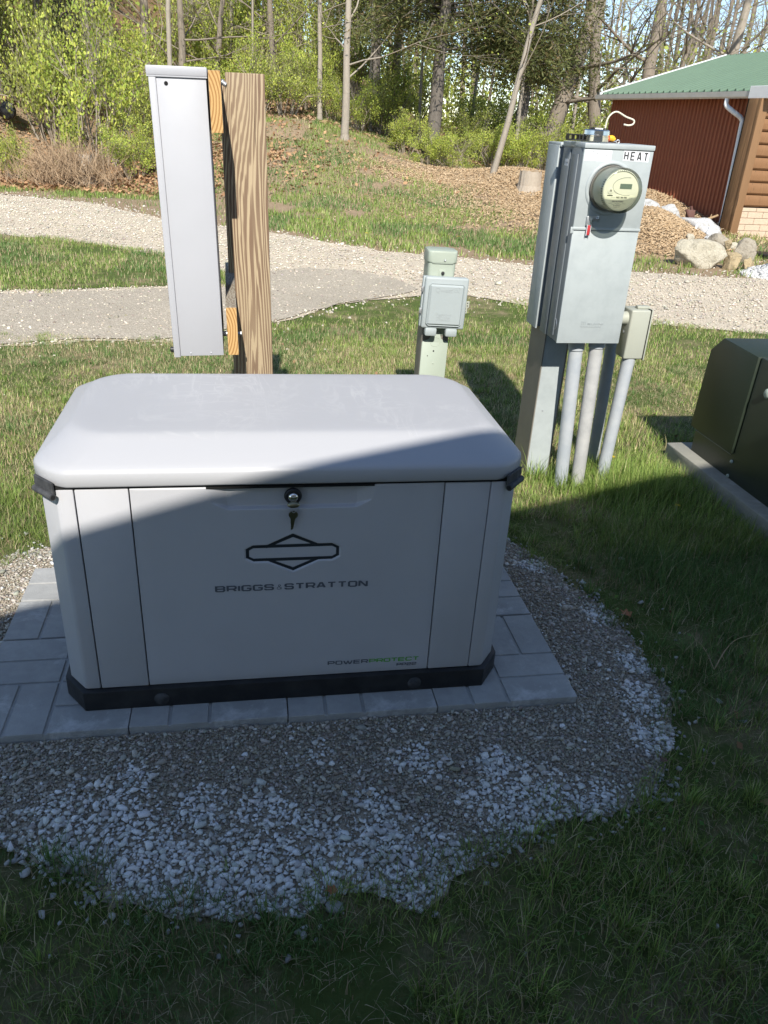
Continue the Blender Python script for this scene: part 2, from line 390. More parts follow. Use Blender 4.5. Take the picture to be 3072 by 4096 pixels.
def flatpoly(name, P, z, m, rough=.03, sub=.12, seed=1, keep=None):
    """flat sheet with a ragged edge"""
    pts = []
    for i in range(len(P)):
        a = Vector(P[i]); b = Vector(P[(i+1) % len(P)]); n = max(1, int((b-a).length/sub)); nrm = Vector((-(b-a).y, (b-a).x)).normalized()
        for k in range(n):
            q = a.lerp(b, k/n); q = q + nrm*rough*(mnoise.noise(Vector((q.x*3, q.y*3, seed)))*2 + mnoise.noise(Vector((q.x*11, q.y*11, seed))))
            pts.append(q)
    bm = bmesh.new(); vs = [bm.verts.new((q.x, q.y, z)) for q in pts]; f = bm.faces.new(vs)
    bmesh.ops.triangulate(bm, faces=[f]); bmesh.ops.recalc_face_normals(bm, faces=bm.faces[:])
    if sum(f.normal.z for f in bm.faces) < 0: bmesh.ops.reverse_faces(bm, faces=bm.faces[:])
    me = bpy.data.meshes.new(name); bm.to_mesh(me); bm.free(); me.materials.append(m)
    return link(bpy.data.objects.new(name, me)), [(q.x, q.y) for q in pts]
NEAR = [(-14, 4.3), (-6, 4.6), (-2.83, 5.44), (-2.32, 5.69), (-1.7, 5.83), (-1.04, 6.6), (-.67, 7.24), (-.26, 7.77), (.2, 8.13), (.69, 8.28), (1.36, 7.9), (1.99, 7.56), (3.48, 7.29), (6, 7.1), (14, 7.0)]
FAR = [(14, 11.2), (7.5, 11.6), (6.2, 12.0), (5.3, 11.4), (4.72, 10.5), (3.73, 10.5), (3.05, 10.44), (1.74, 10.51), (.85, 10.82), (-.21, 10.93), (-1.82, 12.09), (-3.77, 12.87), (-5.44, 14.46), (-7.33, 15.0), (-14, 15.5)]
PENIN = [(-14, 11.5), (-5.14, 10.4), (-3.85, 10.1), (-2.68, 9.5), (-1.9, 8.75), (-1.65, 8.4), (-1.75, 8.1), (-2.29, 7.85), (-2.95, 7.55), (-3.68, 7.2), (-14, 6.2)]
GREYP = [(-14, 6.0), (-3.6, 7.0), (-2.9, 7.4), (-2.2, 7.75), (-1.6, 8.15), (-1.45, 8.9), (-1.1, 9.3), (-.6, 9.36), (-.05, 9.09), (.2, 8.45), (.15, 8.2), (-.26, 7.82), (-.67, 7.29), (-1.04, 6.65), (-1.7, 5.9), (-2.32, 5.76), (-2.83, 5.5), (-6, 4.7), (-14, 4.4)]
road, ROADP = flatpoly('driveway', NEAR+FAR, .008, M['road'], .06, .2, 1)
tag(road, 'pale crushed limestone driveway crossing behind the lawn', kind='structure')
_, PENP = flatpoly('lawn_tongue', PENIN, .013, M['ground'], .05, .2, 2); tag(_, 'grassy tongue of lawn between the driveway branches', kind='structure')
_, GREYPP = flatpoly('driveway_branch', GREYP, .017, M['roadgrey'], .05, .2, 3); tag(_, 'greyer fine gravel branch of the driveway', kind='structure')
PATCH = [(.56, 2.93), (.71, 2.72), (.85, 2.47), (.91, 2.25), (.94, 2.0), (.88, 1.75), (.84, 1.64), (.76, 1.53), (.63, 1.48), (.5, 1.46), (.43, 1.39), (.29, 1.32), (.19, 1.28), (.14, 1.22), (.02, 1.23), (-.15, 1.17), (-.4, 1.15), (-.57, 1.13), (-.65, 1.21), (-.76, 1.22), (-.88, 1.28), (-1.15, 1.4), (-1.45, 1.65), (-1.62, 2.0), (-1.60, 2.35), (-1.47, 2.55), (-1.38, 2.68), (-1.1, 2.76), (-.4, 2.95), (.2, 3.05)]
patch, PATCHP = flatpoly('gravel_rim', PATCH, .004, M['fines'], .030, .03, 4)
tag(grid_sheet('gravel_bed', np.linspace(-1.8, 1.1, 130), np.linspace(1.0, 3.2, 100), lambda X, Y: np.where(inpoly(X, Y, PATCH), .004+.018*sstep(0, .14, distpoly(X, Y, PATCH)), -.02), M['fines']), 'slightly heaped middle of the crushed stone bed', kind='structure')
tag(patch, 'thin rim of the crushed stone bed around the slabs', kind='structure')

# generator and slab frame
GY = R(10.75); GO = Vector((-.824, 1.709, .05)); GU = Vector((math.cos(GY), math.sin(GY), 0)); GV = Vector((-math.sin(GY), math.cos(GY), 0))
def gw(x, y, z=0): return GO + GU*x + GV*y + Vector((0, 0, z))
PAVP = [tuple(gw(*p)[:2]) for p in ((-.325, -.083), (1.475, -.083), (1.475, .83), (-.325, .83))]

# ------------------------------------------------------------------ stones (one object = uncountable gravel)
ICO = None
def ico():
    bm = bmesh.new(); bmesh.ops.create_icosphere(bm, subdivisions=1, radius=1); bm.verts.ensure_lookup_table()
    V = np.array([v.co[:] for v in bm.verts]); T = np.array([[v.index for v in f.verts] for f in bm.faces]); bm.free(); return V, T
IV, IT = ico()
def stones(name, P, size, cols, m, flat=.65, label=None):
    n = len(P); r = RNG
    V = np.repeat(IV[None], n, 0)*(1+r.normal(0, .30, (n, len(IV), 1)).clip(-.5, .55))
    sc = np.stack([size*r.uniform(.8, 1.45, n), size*r.uniform(.65, 1.0, n), size*flat*r.uniform(.6, 1.1, n)], -1)
    V = V*sc[:, None]
    a = r.uniform(0, 2*math.pi, n); t = r.normal(0, .45, n)
    ca, sa, ct, st = np.cos(a), np.sin(a), np.cos(t), np.sin(t)
    y = V[..., 1]*ct[:, None]-V[..., 2]*st[:, None]; z = V[..., 1]*st[:, None]+V[..., 2]*ct[:, None]; x = V[..., 0]
    V = np.stack([x*ca[:, None]-y*sa[:, None], x*sa[:, None]+y*ca[:, None], z], -1)+P[:, None]
    Q = (IT[None]+(np.arange(n)*len(IV))[:, None, None]).reshape(-1, 3)
    C = np.ones((n, len(IV), 4)); C[..., :3] = cols[:, None]
    o = fast(name, V.reshape(-1, 3), Q, m, col=C.reshape(-1, 4)); tag(o, label, kind='stuff'); return o
def scatter(n, x0, x1, y0, y1): return RNG.uniform(x0, x1, n), RNG.uniform(y0, y1, n)
# near bed
x, y = scatter(420000, -1.9, 1.1, 1.0, 3.1)
k = inpoly(x, y, PATCHP) & ~inpoly(x, y, PAVP); x, y = x[k], y[k]
WB = [(-.68,1.34,.16),(-.50,1.24,.13),(-.33,1.20,.12),(-.1,1.24,.15),(.05,1.30,.14),(.16,1.30,.12),(.38,1.50,.13),(.36,1.62,.08),(.5,1.50,.10),(.62,1.52,.1),(.84,1.78,.08),(.86,1.95,.08),(.88,2.15,.07),(.82,2.42,.07),(.62,2.75,.06),(-.25,1.42,.08),(-.42,1.42,.07),(.02,1.45,.06),(.15,1.62,.07),(-.62,1.5,.06),(-.15,1.62,.05),(-1.3,1.6,.15),(-1.45,2.2,.12)]
den = np.zeros(len(x))
for a, b, s in WB: den = np.maximum(den, np.exp(-(((x-a)**2+(y-b)**2)/(s*s))))
rim = distpoly(x, y, PATCH)
front = sstep(1.50, 1.20, y)*(x < .5)
white = np.clip(den*1.1 + -.06+.30*(vnoise(x, y, 9, 5)-.4)+.42*front+.10*vnoise(x, y, 22, 6), 0, 1)
inn = RNG.uniform(0, 1, len(x))
kind = np.where(inn < np.clip((white-.26)*1.25, .03, .94), 2, np.where(RNG.uniform(0, 1, len(x)) < .30, 1, 0))
size = np.where(kind == 2, RNG.lognormal(math.log(.0044), .42, len(x)), np.where(kind == 1, RNG.lognormal(math.log(.0043), .36, len(x)), RNG.lognormal(math.log(.0030), .28, len(x))))
size = np.minimum(size, .0115)
# thin out: large stones take more room
keep = RNG.uniform(0, 1, len(x)) < np.where(kind == 2, .28, np.where(kind == 1, .34, .66))
keep &= ~((kind == 2) & (RNG.uniform(0, 1, len(x)) > 1-.25*(white < .2)))
x, y, kind, size = x[keep], y[keep], kind[keep], size[keep]
g1 = RNG.uniform(.55, 1.2, (len(x), 1)); hue = RNG.normal(0, .012, (len(x), 3))
base = np.where((kind == 2)[:, None], np.array([.90, .885, .84]), np.where((kind == 1)[:, None], np.array([.56, .52, .45]), np.array([.46, .40, .315])))
cols = np.clip(base*g1+hue, .03, .90)
z = .006+.018*sstep(0, .14, distpoly(x, y, PATCH))+size*.5*RNG.uniform(.2, 1.7, len(x))
stones('bed_gravel', np.stack([x, y, z], -1), size, cols, M['stone'], label='mixed white and grey crushed stone around the generator')
# driveway loose stone
x, y = scatter(90000, -9, 9, 4.6, 15.3)
k = inpoly(x, y, ROADP) & ~(inpoly(x, y, PENP) & ~inpoly(x, y, GREYPP)) & (np.abs(x) < y*.62+1.2); x, y = x[k], y[k]
grey = inpoly(x, y, GREYPP); k = (~grey) | (RNG.uniform(0, 1, len(x)) < .8); x, y, grey = x[k], y[k], grey[k]
size = RNG.lognormal(math.log(.0080), .40, len(x))*np.where(grey, .8, 1.0)
base = np.where(grey[:, None], np.array([.56, .49, .39]), np.array([.80, .715, .585]))
trk = (.80+.34*vnoise(x, y*2, .8, 51))[:, None]; cols = np.clip(base*trk*np.where(grey[:, None], RNG.uniform(.35, 1.55, (len(x), 1)), RNG.uniform(.55, 1.2, (len(x), 1)))+RNG.normal(0, .02, (len(x), 3)), .05, .9)
stones('driveway_gravel', np.stack([x, y, .014+size*.3], -1), size, cols, M['stone'], label='pale loose limestone on the driveway')

x, y = scatter(60000, -9, 9, 4.3, 17)
d = np.minimum(distpoly(x, y, NEAR, False), distpoly(x, y, FAR, False)/2.6); k = ~(inpoly(x, y, ROADP)) & (RNG.uniform(0, 1, len(x)) < .8*np.exp(-d/.10)+.10*np.exp(-d/.5)*vnoise(x, y, 3, 41)) & (np.abs(x) < y*.62+1.2); x, y = x[k], y[k]
size = RNG.lognormal(math.log(.011), .35, len(x)); cols = np.clip(np.array([.78, .70, .58])*RNG.uniform(.6, 1.1, (len(x), 1)), .05, .9)
stones('stray_gravel', np.stack([x, y, zt(x, y)+size*.3], -1), size, cols, M['stone'], label='stray pale stones along the driveway edges')
x, y = scatter(60000, -2, 1.4, 1.0, 3.3)
d = distpoly(x, y, PATCH); k = ~inpoly(x, y, PATCHP) & (RNG.uniform(0, 1, len(x)) < .55*np.exp(-d/.022)+.03*np.exp(-d/.12)*vnoise(x, y, 6, 42)); x, y = x[k], y[k]
size = RNG.lognormal(math.log(.0062), .3, len(x)); stones('stray_stones', np.stack([x, y, .006+size*.3], -1), size, np.clip(np.array([.62, .61, .58])*RNG.uniform(.5, 1.1, (len(x), 1)), .05, .9), M['stone'], label='stray stones at the rim of the crushed stone bed')

# ------------------------------------------------------------------ grass
def blades(name, x, y, zz, L, W, lean, cols, label, segs=3, az=None):
    n = len(x); az = RNG.uniform(0, 2*math.pi, n) if az is None else az; dx, dy = np.cos(az), np.sin(az)
    px, py = -dy, dx; ts = np.linspace(0, 1, segs+1)
    V = np.zeros((n, 2*segs+1, 3)); bend = lean*L
    for i, t in enumerate(ts):
        hx = bend*t*t; hz = L*np.sqrt(np.maximum(1-lean**2*.9, .02))*(t-.12*lean*t*t)
        cx = x+dx*hx; cy = y+dy*hx; cz = zz+hz; wd = W*(1-t**1.6)*.5
        if i < segs:
            V[:, 2*i] = np.stack([cx-px*wd, cy-py*wd, cz], -1); V[:, 2*i+1] = np.stack([cx+px*wd, cy+py*wd, cz], -1)
        else: V[:, 2*i] = np.stack([cx, cy, cz], -1)
    T = []
    for i in range(segs-1): a = 2*i; T += [[a, a+1, a+3], [a, a+3, a+2]]
    a = 2*(segs-1); T.append([a, a+1, a+2]); T = np.array(T)
    Q = (T[None]+(np.arange(n)*(2*segs+1))[:, None, None]).reshape(-1, 3)
    C = np.ones((n, 2*segs+1, 4)); C[..., :3] = cols[:, None]
    o = fast(name, V.reshape(-1, 3), Q, M['blade'], col=C.reshape(-1, 4)); tag(o, label, kind='stuff'); return o
PADP = [(1.53, 4.2), (1.75, 3.02), (3.2, 3.2), (3.0, 4.6)]
def grass_cols(n, x, y, dry, wild=0.0):
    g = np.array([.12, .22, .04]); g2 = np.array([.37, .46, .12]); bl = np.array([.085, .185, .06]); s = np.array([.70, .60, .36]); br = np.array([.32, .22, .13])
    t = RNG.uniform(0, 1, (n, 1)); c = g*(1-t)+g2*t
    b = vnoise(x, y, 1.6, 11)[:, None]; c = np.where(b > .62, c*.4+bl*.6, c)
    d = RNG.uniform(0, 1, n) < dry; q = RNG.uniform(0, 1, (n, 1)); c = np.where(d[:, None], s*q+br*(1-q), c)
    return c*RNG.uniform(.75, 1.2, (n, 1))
def lawn_pts(n, x0, x1, y0, y1, margin=.02):
    x, y = scatter(n, x0, x1, y0, y1)
    k = (x > -.58*y-1.1) & (x < .62*y+1.1)
    k &= ~(inpoly(x, y, PATCHP) & (distpoly(x, y, PATCH) > margin*.2+.11*vnoise(x, y, 14, 71)**2.5)) & ~inpoly(x, y, PAVP) & ~inpoly(x, y, PADP)
    r = inpoly(x, y, ROADP); k &= (~r) | (distpoly(x, y, NEAR, False) < .32*vnoise(x, y, 2.2, 31)**2*vnoise(x, y, 9, 32)*2)
    return x[k], y[k]
# shaded front lawn: long and tangled
x, y = lawn_pts(190000, -2.4, 3.3, .45, 3.2, .03)
cl = vnoise(x, y, 2.6, 1)*.6+vnoise(x, y, 7, 2)*.4; right = sstep(.75, 1.25, x)*sstep(1.9, 2.7, y)
k = RNG.uniform(0, 1, len(x)) < np.clip((cl-.20)*2.6+right, .16, 1); x, y, cl, right = x[k], y[k], cl[k], right[k]
L = RNG.uniform(.024, .068, len(x))*(0.55+cl)*(1+1.3*right); lean = np.clip(RNG.beta(2.2, 1.7, len(x)), .1, .97)
blades('front_grass', x, y, np.zeros(len(x))+.002, L, RNG.uniform(.0014, .0030, len(x)), lean, grass_cols(len(x), x, y, .20-.12*right)*.86, 'long tangled grass in the shade in front')  # front blades dimmed, shade put into their colour
# tufts
def tufts(name, cx, cy, per, Lr, wr, dry, lb):
    m = len(cx); n = m*per; ci = np.repeat(np.arange(m), per); a = RNG.uniform(0, 2*math.pi, n); rad = RNG.uniform(.004, .035, n)*np.repeat(RNG.uniform(.6, 1.5, m), per)
    x = cx[ci]+np.cos(a)*rad; y = cy[ci]+np.sin(a)*rad; L = RNG.uniform(*Lr, n)*np.repeat(RNG.uniform(.6, 1.3, m), per)
    cols = grass_cols(n, x, y, dry)*np.repeat(RNG.uniform(.75, 1.15, (m, 1)), per, 0)
    return blades(name, x, y, np.full(n, .002), L, RNG.uniform(*wr, n), np.clip(.25+rad*14+RNG.normal(0, .15, n), .05, .96), cols, lb, az=a+RNG.normal(0, .5, n))
cx, cy = lawn_pts(900, -2.3, 3.0, .5, 3.4, .0); tufts('grass_tufts', cx, cy, 42, (.035, .085), (.0016, .0032), .12, 'longer tufts in the shaded grass')
cx, cy = lawn_pts(1500, -4.2, 4.6, 3.4, 6.2, .0); tufts('sunlit_tufts', cx, cy, 30, (.03, .07), (.002, .004), .15, 'longer tufts in the sunlit lawn')
cx = RNG.uniform(.72, 1.45, 60); cy = RNG.uniform(3.42, 3.72, 60); tufts('tall_tufts', cx, cy, 26, (.07, .17), (.0028, .0048), .03, 'tall bright grass round the feet of the conduits')
# fallen straw thatch
x, y = lawn_pts(110000, -2.6, 3.4, .45, 6.0, .03); 
k = (y > 3.2) | (RNG.uniform(0, 1, len(x)) < .55); x, y = x[k], y[k]; L = RNG.uniform(.02, .06, len(x)); q = RNG.uniform(0, 1, (len(x), 1))
blades('dead_thatch', x, y, np.zeros(len(x))+.004, L, RNG.uniform(.001, .002, len(x)), np.full(len(x), .985), np.array([.64, .54, .34])*q+np.array([.32, .24, .15])*(1-q), 'dry straw lying between the grass blades')
# middle lawn
x, y = lawn_pts(300000, -4.6, 5.2, 3.2, 6.2)
cl = vnoise(x, y, 2.0, 1)*.6+vnoise(x, y, 6, 2)*.4; tall0 = np.exp(-((x-1.0)**2/.4+(y-3.60)**2/.14))+sstep(.7, 1.3, x)*sstep(4.2, 3.4, y)
k = RNG.uniform(0, 1, len(x)) < np.clip((cl-.18)*2.4+tall0, .16, 1); x, y, cl = x[k], y[k], cl[k]
tall = np.exp(-((x-1.0)**2/.35+(y-3.62)**2/.10))+.8*np.exp(-((x-1.5)**2/.25+(y-4.3)**2/.12))+1.0*sstep(.7, 1.3, x)*sstep(4.2, 3.4, y)
L = RNG.uniform(.018, .05, len(x))*(.55+.8*cl)*(1+1.5*tall)
blades('middle_grass', x, y, np.zeros(len(x))+.002, L, RNG.uniform(.0018, .0036, len(x)), np.clip(RNG.beta(2, 1.9, len(x)), .05, .95), grass_cols(len(x), x, y, np.clip(.50-.40*tall, .05, 1))*1.16, 'mown spring grass with straw behind the generator')  # blades brightened, sunlight put into their colour
# far lawn
x, y = lawn_pts(150000, -7, 7.5, 6.0, 8.6)
cl = vnoise(x, y, 1.8, 1); k = RNG.uniform(0, 1, len(x)) < np.clip((cl-.1)*2.4, .15, 1); x, y, cl = x[k], y[k], cl[k]
blades('lawn_edge_grass', x, y, np.zeros(len(x))+.002, RNG.uniform(.02, .055, len(x))*(.6+.7*cl), RNG.uniform(.003, .006, len(x)), np.clip(RNG.beta(2, 2, len(x)), .05, .9), grass_cols(len(x), x, y, .3), 'grass fringe along the near edge of the driveway')
x, y = scatter(110000, -9, -1.4, 6.3, 11.2); k = (inpoly(x, y, PENP) | (distpoly(x, y, PENIN) < .3*vnoise(x, y, 2.5, 33)**2)) & (x > -.6*y-1); x, y = x[k], y[k]
k = RNG.uniform(0, 1, len(x)) < np.clip(vnoise(x, y, 1.5, 8)*1.8-.1, .1, 1); x, y = x[k], y[k]
blades('tongue_grass', x, y, np.zeros(len(x))+.014, RNG.uniform(.03, .07, len(x)), RNG.uniform(.004, .008, len(x)), np.clip(RNG.beta(2, 2, len(x)), .05, .9), grass_cols(len(x), x, y, .28), 'short grass on the tongue between the driveway branches')
# bank beyond the driveway: patchy
x, y = scatter(330000, -13, 10, 10.2, 27)
r = inpoly(x, y, ROADP); k = (~r) & (x > -.62*y-1) & (x < .36*y+1.2); x, y = x[k], y[k]
chipm = np.exp(-(((x-3.2)/2.6)**2+((y-19)/4.5)**2))+np.exp(-(((x-.6)/2.4)**2+((y-20.5)/1.6)**2))
p = 1.4*sstep(.29, .44, vnoise(x, y, .9, 21)*.6+vnoise(x, y, 3.1, 22)*.4)*np.where(x < 2.6, 1, .45)*(1-np.clip(chipm*1.4, 0, 1))+.15*sstep(19, 23, y)*(x < 2)
fd = distpoly(x, y, FAR, False); p = p*np.clip(sstep(.05, np.where(x > -2.3, .5, 1.6), fd)+1.2*(vnoise(x, y, 1.3, 63)-.45), .04, 1)
p = p*np.where((x < -5) & (y > 16), .3, 1)*np.where(x < -2.5, .12+.9*(vnoise(x, y, .9, 61) > .60), 1)
k = RNG.uniform(0, 1, len(x)) < np.clip(p, .015, 1); x, y = x[k], y[k]
blades('bank_grass', x, y, zt(x, y), RNG.uniform(.05, .13, len(x)), RNG.uniform(.008, .016, len(x)), np.clip(RNG.beta(2, 2, len(x)), .05, .9), grass_cols(len(x), x, y, .14), 'patchy bright grass on the bank beyond the driveway', segs=2)
#PART2
# ------------------------------------------------------------------ house behind the photographer (casts the long shade)
def sh_h(x, y): return (2.935+.5595*x-y)/1.2183        # height whose shadow edge lies on the measured line
M['siding'] = painted('house_siding', (.58, .56, .52), .6, 40, .001, .1)
M['shingle'] = painted('house_roof', (.10, .09, .085), .9, 60, .004, .2)
hs = thing('house', 'tan gabled house standing behind the camera', 'house', (0, -1.5, 0))
def hy(x): return -1.2+.19*x
bm = bmesh.new()
xs_ = [-2.5, 3.4, 6.2]; hz = [sh_h(-2.5, hy(-2.5)), sh_h(3.4, hy(3.4)), 0]; hz[2] = hz[1]-1.0
prof = [(-2.2, 0), (-2.2, hz[0]-.05), (3.4, hz[1]-.25), (5.9, hz[2]-.1), (5.9, 0)]
lo = [bm.verts.new((a, hy(a)-.35+1.5, b)) for a, b in prof]; hi = [bm.verts.new((a+1.2, hy(a)-7.35+1.5, b)) for a, b in prof]
bm.faces.new(lo); bm.faces.new(hi[::-1])
for i in range(5): bm.faces.new((lo[i], hi[i], hi[(i+1) % 5], lo[(i+1) % 5]))
bobj('wall', bm, M['siding'], hs)
for a, b in ((0, 1), (1, 2)):
    bm = bmesh.new()
    p = [(xs_[a], hy(xs_[a])+1.5, hz[a]), (xs_[b], hy(xs_[b])+1.5, hz[b])]
    q = [(v[0]+1.2, v[1]-7.3, v[2]) for v in p]
    t = [bm.verts.new(v) for v in (p[0], p[1], q[1], q[0])]; u = [bm.verts.new((v[0], v[1], v[2]-.14)) for v in (p[0], p[1], q[1], q[0])]
    bm.faces.new(t); bm.faces.new(u[::-1])
    for i in range(4): bm.faces.new((t[i], u[i], u[(i+1) % 4], t[(i+1) % 4]))
    bobj('roof', bm, M['shingle'], hs)

# ------------------------------------------------------------------ moulded concrete slabs, basket-weave bricks in each
SL = .448
def slab_mesh():
    bm = bmesh.new(); g = .0050; m_ = SL/4; top = .05; base = .0455
    box(bm, .002, SL-.002, .002, SL-.002, .0, base, bev=.002)
    def brick(x0, x1, y0, y1):
        a = .0015 if x0 < .001 else g; b = .0015 if x1 > SL-.001 else g; c = .0015 if y0 < .001 else g; d = .0015 if y1 > SL-.001 else g
        box(bm, x0+a, x1-b, y0+c, y1-d, base-.010, top, bev=.0018, seg=2)
    for i in range(2):
        for j in range(2):
            x0, y0 = i*2*m_, j*2*m_
            if (i+j) % 2 == 0: brick(x0, x0+m_, y0, y0+2*m_); brick(x0+m_, x0+2*m_, y0, y0+2*m_)
            else: brick(x0, x0+2*m_, y0, y0+m_); brick(x0, x0+2*m_, y0+m_, y0+2*m_)
    me = bpy.data.meshes.new('patio_slab'); bmesh.ops.recalc_face_normals(bm, faces=bm.faces[:]); bm.to_mesh(me); bm.free(); me.materials.append(M['paver']); return me
sm = slab_mesh()
SLAB = {(0,0): 'patio slab at the front left corner of the pad, half out of the picture', (1,0): 'patio slab under the left half of the generator front', (2,0): 'patio slab under the right half of the generator front', (3,0): 'patio slab at the front right corner of the pad',
        (0,1): 'partly sunlit patio slab left of the generator', (1,1): 'patio slab hidden under the back left of the generator', (2,1): 'patio slab hidden under the back right of the generator', (3,1): 'rear right patio slab beside the generator'}
for (i, j), lb in SLAB.items():
    o = bpy.data.objects.new('patio_slab', sm); COL.objects.link(o)
    p = gw(-.320+i*.448, -.081+j*.455, -.05); o.location = p+Vector((0, 0, [.0, .001, -.0008, .0006][(i+2*j) % 4])); o.rotation_euler = (0, 0, GY+R([0, .15, -.2, .1][(i+j) % 4]))
    tag(o, 'grey moulded '+lb, 'patio slab', 'moulded concrete slabs under the generator')

# ------------------------------------------------------------------ generator
gen = thing('generator', 'pale grey standby generator cabinet on a black base', 'generator', GO, GY)
gen['label'] = 'pale grey standby generator with rounded lid on a black base'
W0, W1, DB = -.063, 1.246, .735
bm = bmesh.new()
outl = [(0, 0), (1.183, 0), (W1, .083), (W1, DB-.083), (1.183, DB), (0, DB), (W0, DB-.083), (W0, .083)]
prism(bm, outl, .0005, .066, bev=.003, seg=2)
bobj('base', bm, M['black'], gen, angle=35)
for hx in (.215, .965):                                              # lifting holes in the base
    bm = bmesh.new()
    lathe(bm, [(.019, 0), (.021, .001), (.021, .003)], 24, Matrix.Translation((hx, .0006, .030)) @ Matrix.Rotation(R(90), 4, 'X'))
    bobj('lifting_hole', bm, M['rubber'], gen, smooth=True)
# core and panels
core = [(.010, .026), (1.172, .026), (1.220, .094), (1.220, .64), (1.172, .71), (.01, .71), (-.038, .64), (-.038, .094)]
bm = bmesh.new(); prism(bm, [(a, b+(.010 if b < .05 else 0)) for a, b in core], .066, .698); bobj('frame', bm, M['blackgap'], gen)
Z0, Z1 = .0685, .6985
def panel(name, pts, **k):
    bm = bmesh.new(); prism(bm, pts, Z0, Z1, bev=.003, seg=2); return bobj(name, bm, M['gen'], gen, angle=30, **k)
fy = .015
def corner(sgn):
    c = .5915
    def X(a): return a if sgn > 0 else 2*c-a
    pts = [(X(.0465), fy), (X(.012), fy), (X(.003), fy+.004), (X(-.045), .080), (X(-.048), .092), (X(-.048), .64), (X(-.040), .64), (X(-.038), .094), (X(.010), .0275), (X(.0465), .0275)]
    panel('corner_panel', pts)
corner(1); corner(-1)
panel('side_strip', [(.0495, fy), (.1795, fy), (.1795, .0275), (.0495, .0275)])
panel('side_strip', [(1.0075, fy), (1.1345, fy), (1.1345, .0275), (1.0075, .0275)])
bm = bmesh.new(); prism(bm, [(.0, .712), (1.183, .712), (1.183, .722), (.0, .722)], Z0, Z1, bev=.002); bobj('back_panel', bm, M['gen'], gen)
# door with pressed handle scoop and pressed emblem recess
DX0, DX1 = .1825, 1.0045
def lines(lo, hi, marks, coarse):
    out = [lo]; x = lo
    while x < hi-1e-6:
        st = coarse
        for a, b, s in marks:
            if a-1e-9 <= x < b: st = min(st, s)
            elif x < a < x+st: st = min(st, a-x)
        x = min(hi, x+st); out.append(x)
    return np.array(out)
gx = lines(DX0, DX1, [(.36, .83, .0024)], .02); gz = lines(Z0, Z1, [(.42, .57, .0018), (.622, .660, .0009), (.60, .6985, .0022)], .02)
XX, ZZ = np.meshgrid(gx, gz)
EC = (.5955, .4955)
EMB = [(0, .0600), (.0700, .0265), (.1085, .0265), (.1290, .0150), (.1290, -.0150), (.1085, -.0265), (.0700, -.0265), (0, -.0600), (-.0700, -.0265), (-.1085, -.0265), (-.1290, -.0150), (-.1290, .0150), (-.1085, .0265), (-.0700, .0265)]
EP = [(EC[0]+a, EC[1]+b) for a, b in EMB]
ins = inpoly(XX, ZZ, EP); d = distpoly(XX, ZZ, EP)*np.where(ins, 1, -1)
dep = .0048*sstep(-.0016, .0016, d)
SC = [(.388, .650), (.425, .6315), (.765, .6315), (.803, .650), (.825, .72), (.365, .72)]
ins = inpoly(XX, ZZ, SC); 
low = distpoly(XX, ZZ, [SC[0], SC[1], SC[2], SC[3]], False)*np.where(ins, 1, -1)
sidefade = sstep(.372, .46, XX)*sstep(.82, .73, XX)
dep2 = np.where(ins, .0150*sstep(0, .0055, low), 0)*np.clip(sidefade*1.6, 0, 1)
depth = fy+dep+dep2
# rounded panel rim
rim_ = np.minimum(np.minimum(XX-DX0, DX1-XX), np.minimum(ZZ-Z0, Z1-ZZ)); depth = depth+.003*np.clip(1-rim_/.003, 0, 1)**2
V = np.stack([XX, depth, ZZ], -1).reshape(-1, 3); nx, nz = len(gx), len(gz)
I, J = np.meshgrid(np.arange(nx-1), np.arange(nz-1)); a = (J*nx+I).ravel(); Q = np.stack([a, a+1, a+nx+1, a+nx], -1)
door = fast('door', V, Q, M['gen'], gen, smooth=True)
BX('door_body', M['gen'], door, DX0+.001, DX1-.001, .0330, .0350, Z0, Z1-.0)
# lettering built from strokes
def ribbon(bm, pts, t, y, closed=False, tv=None):
    n = len(pts); P = [Vector((p[0], p[1])) for p in pts]; L = []; Rr = []
    for i in range(n):
        if closed: a, b, c = P[i-1], P[i], P[(i+1) % n]
        else: a, b, c = P[max(i-1, 0)], P[i], P[min(i+1, n-1)]
        d1 = (b-a).normalized() if (b-a).length > 1e-9 else (c-b).normalized(); d2 = (c-b).normalized() if (c-b).length > 1e-9 else d1
        n1 = Vector((-d1.y, d1.x)); n2 = Vector((-d2.y, d2.x)); mm = (n1+n2).normalized(); k = 1/max(.4, mm.dot(n1))
        o = mm*(t/2*k); L.append(bm.verts.new((b.x+o.x, y, b.y+o.y))); Rr.append(bm.verts.new((b.x-o.x, y, b.y-o.y)))
    for i in range(n if closed else n-1):
        j = (i+1) % n; bm.faces.new((L[i], L[j], Rr[j], Rr[i]))
c_ = .22
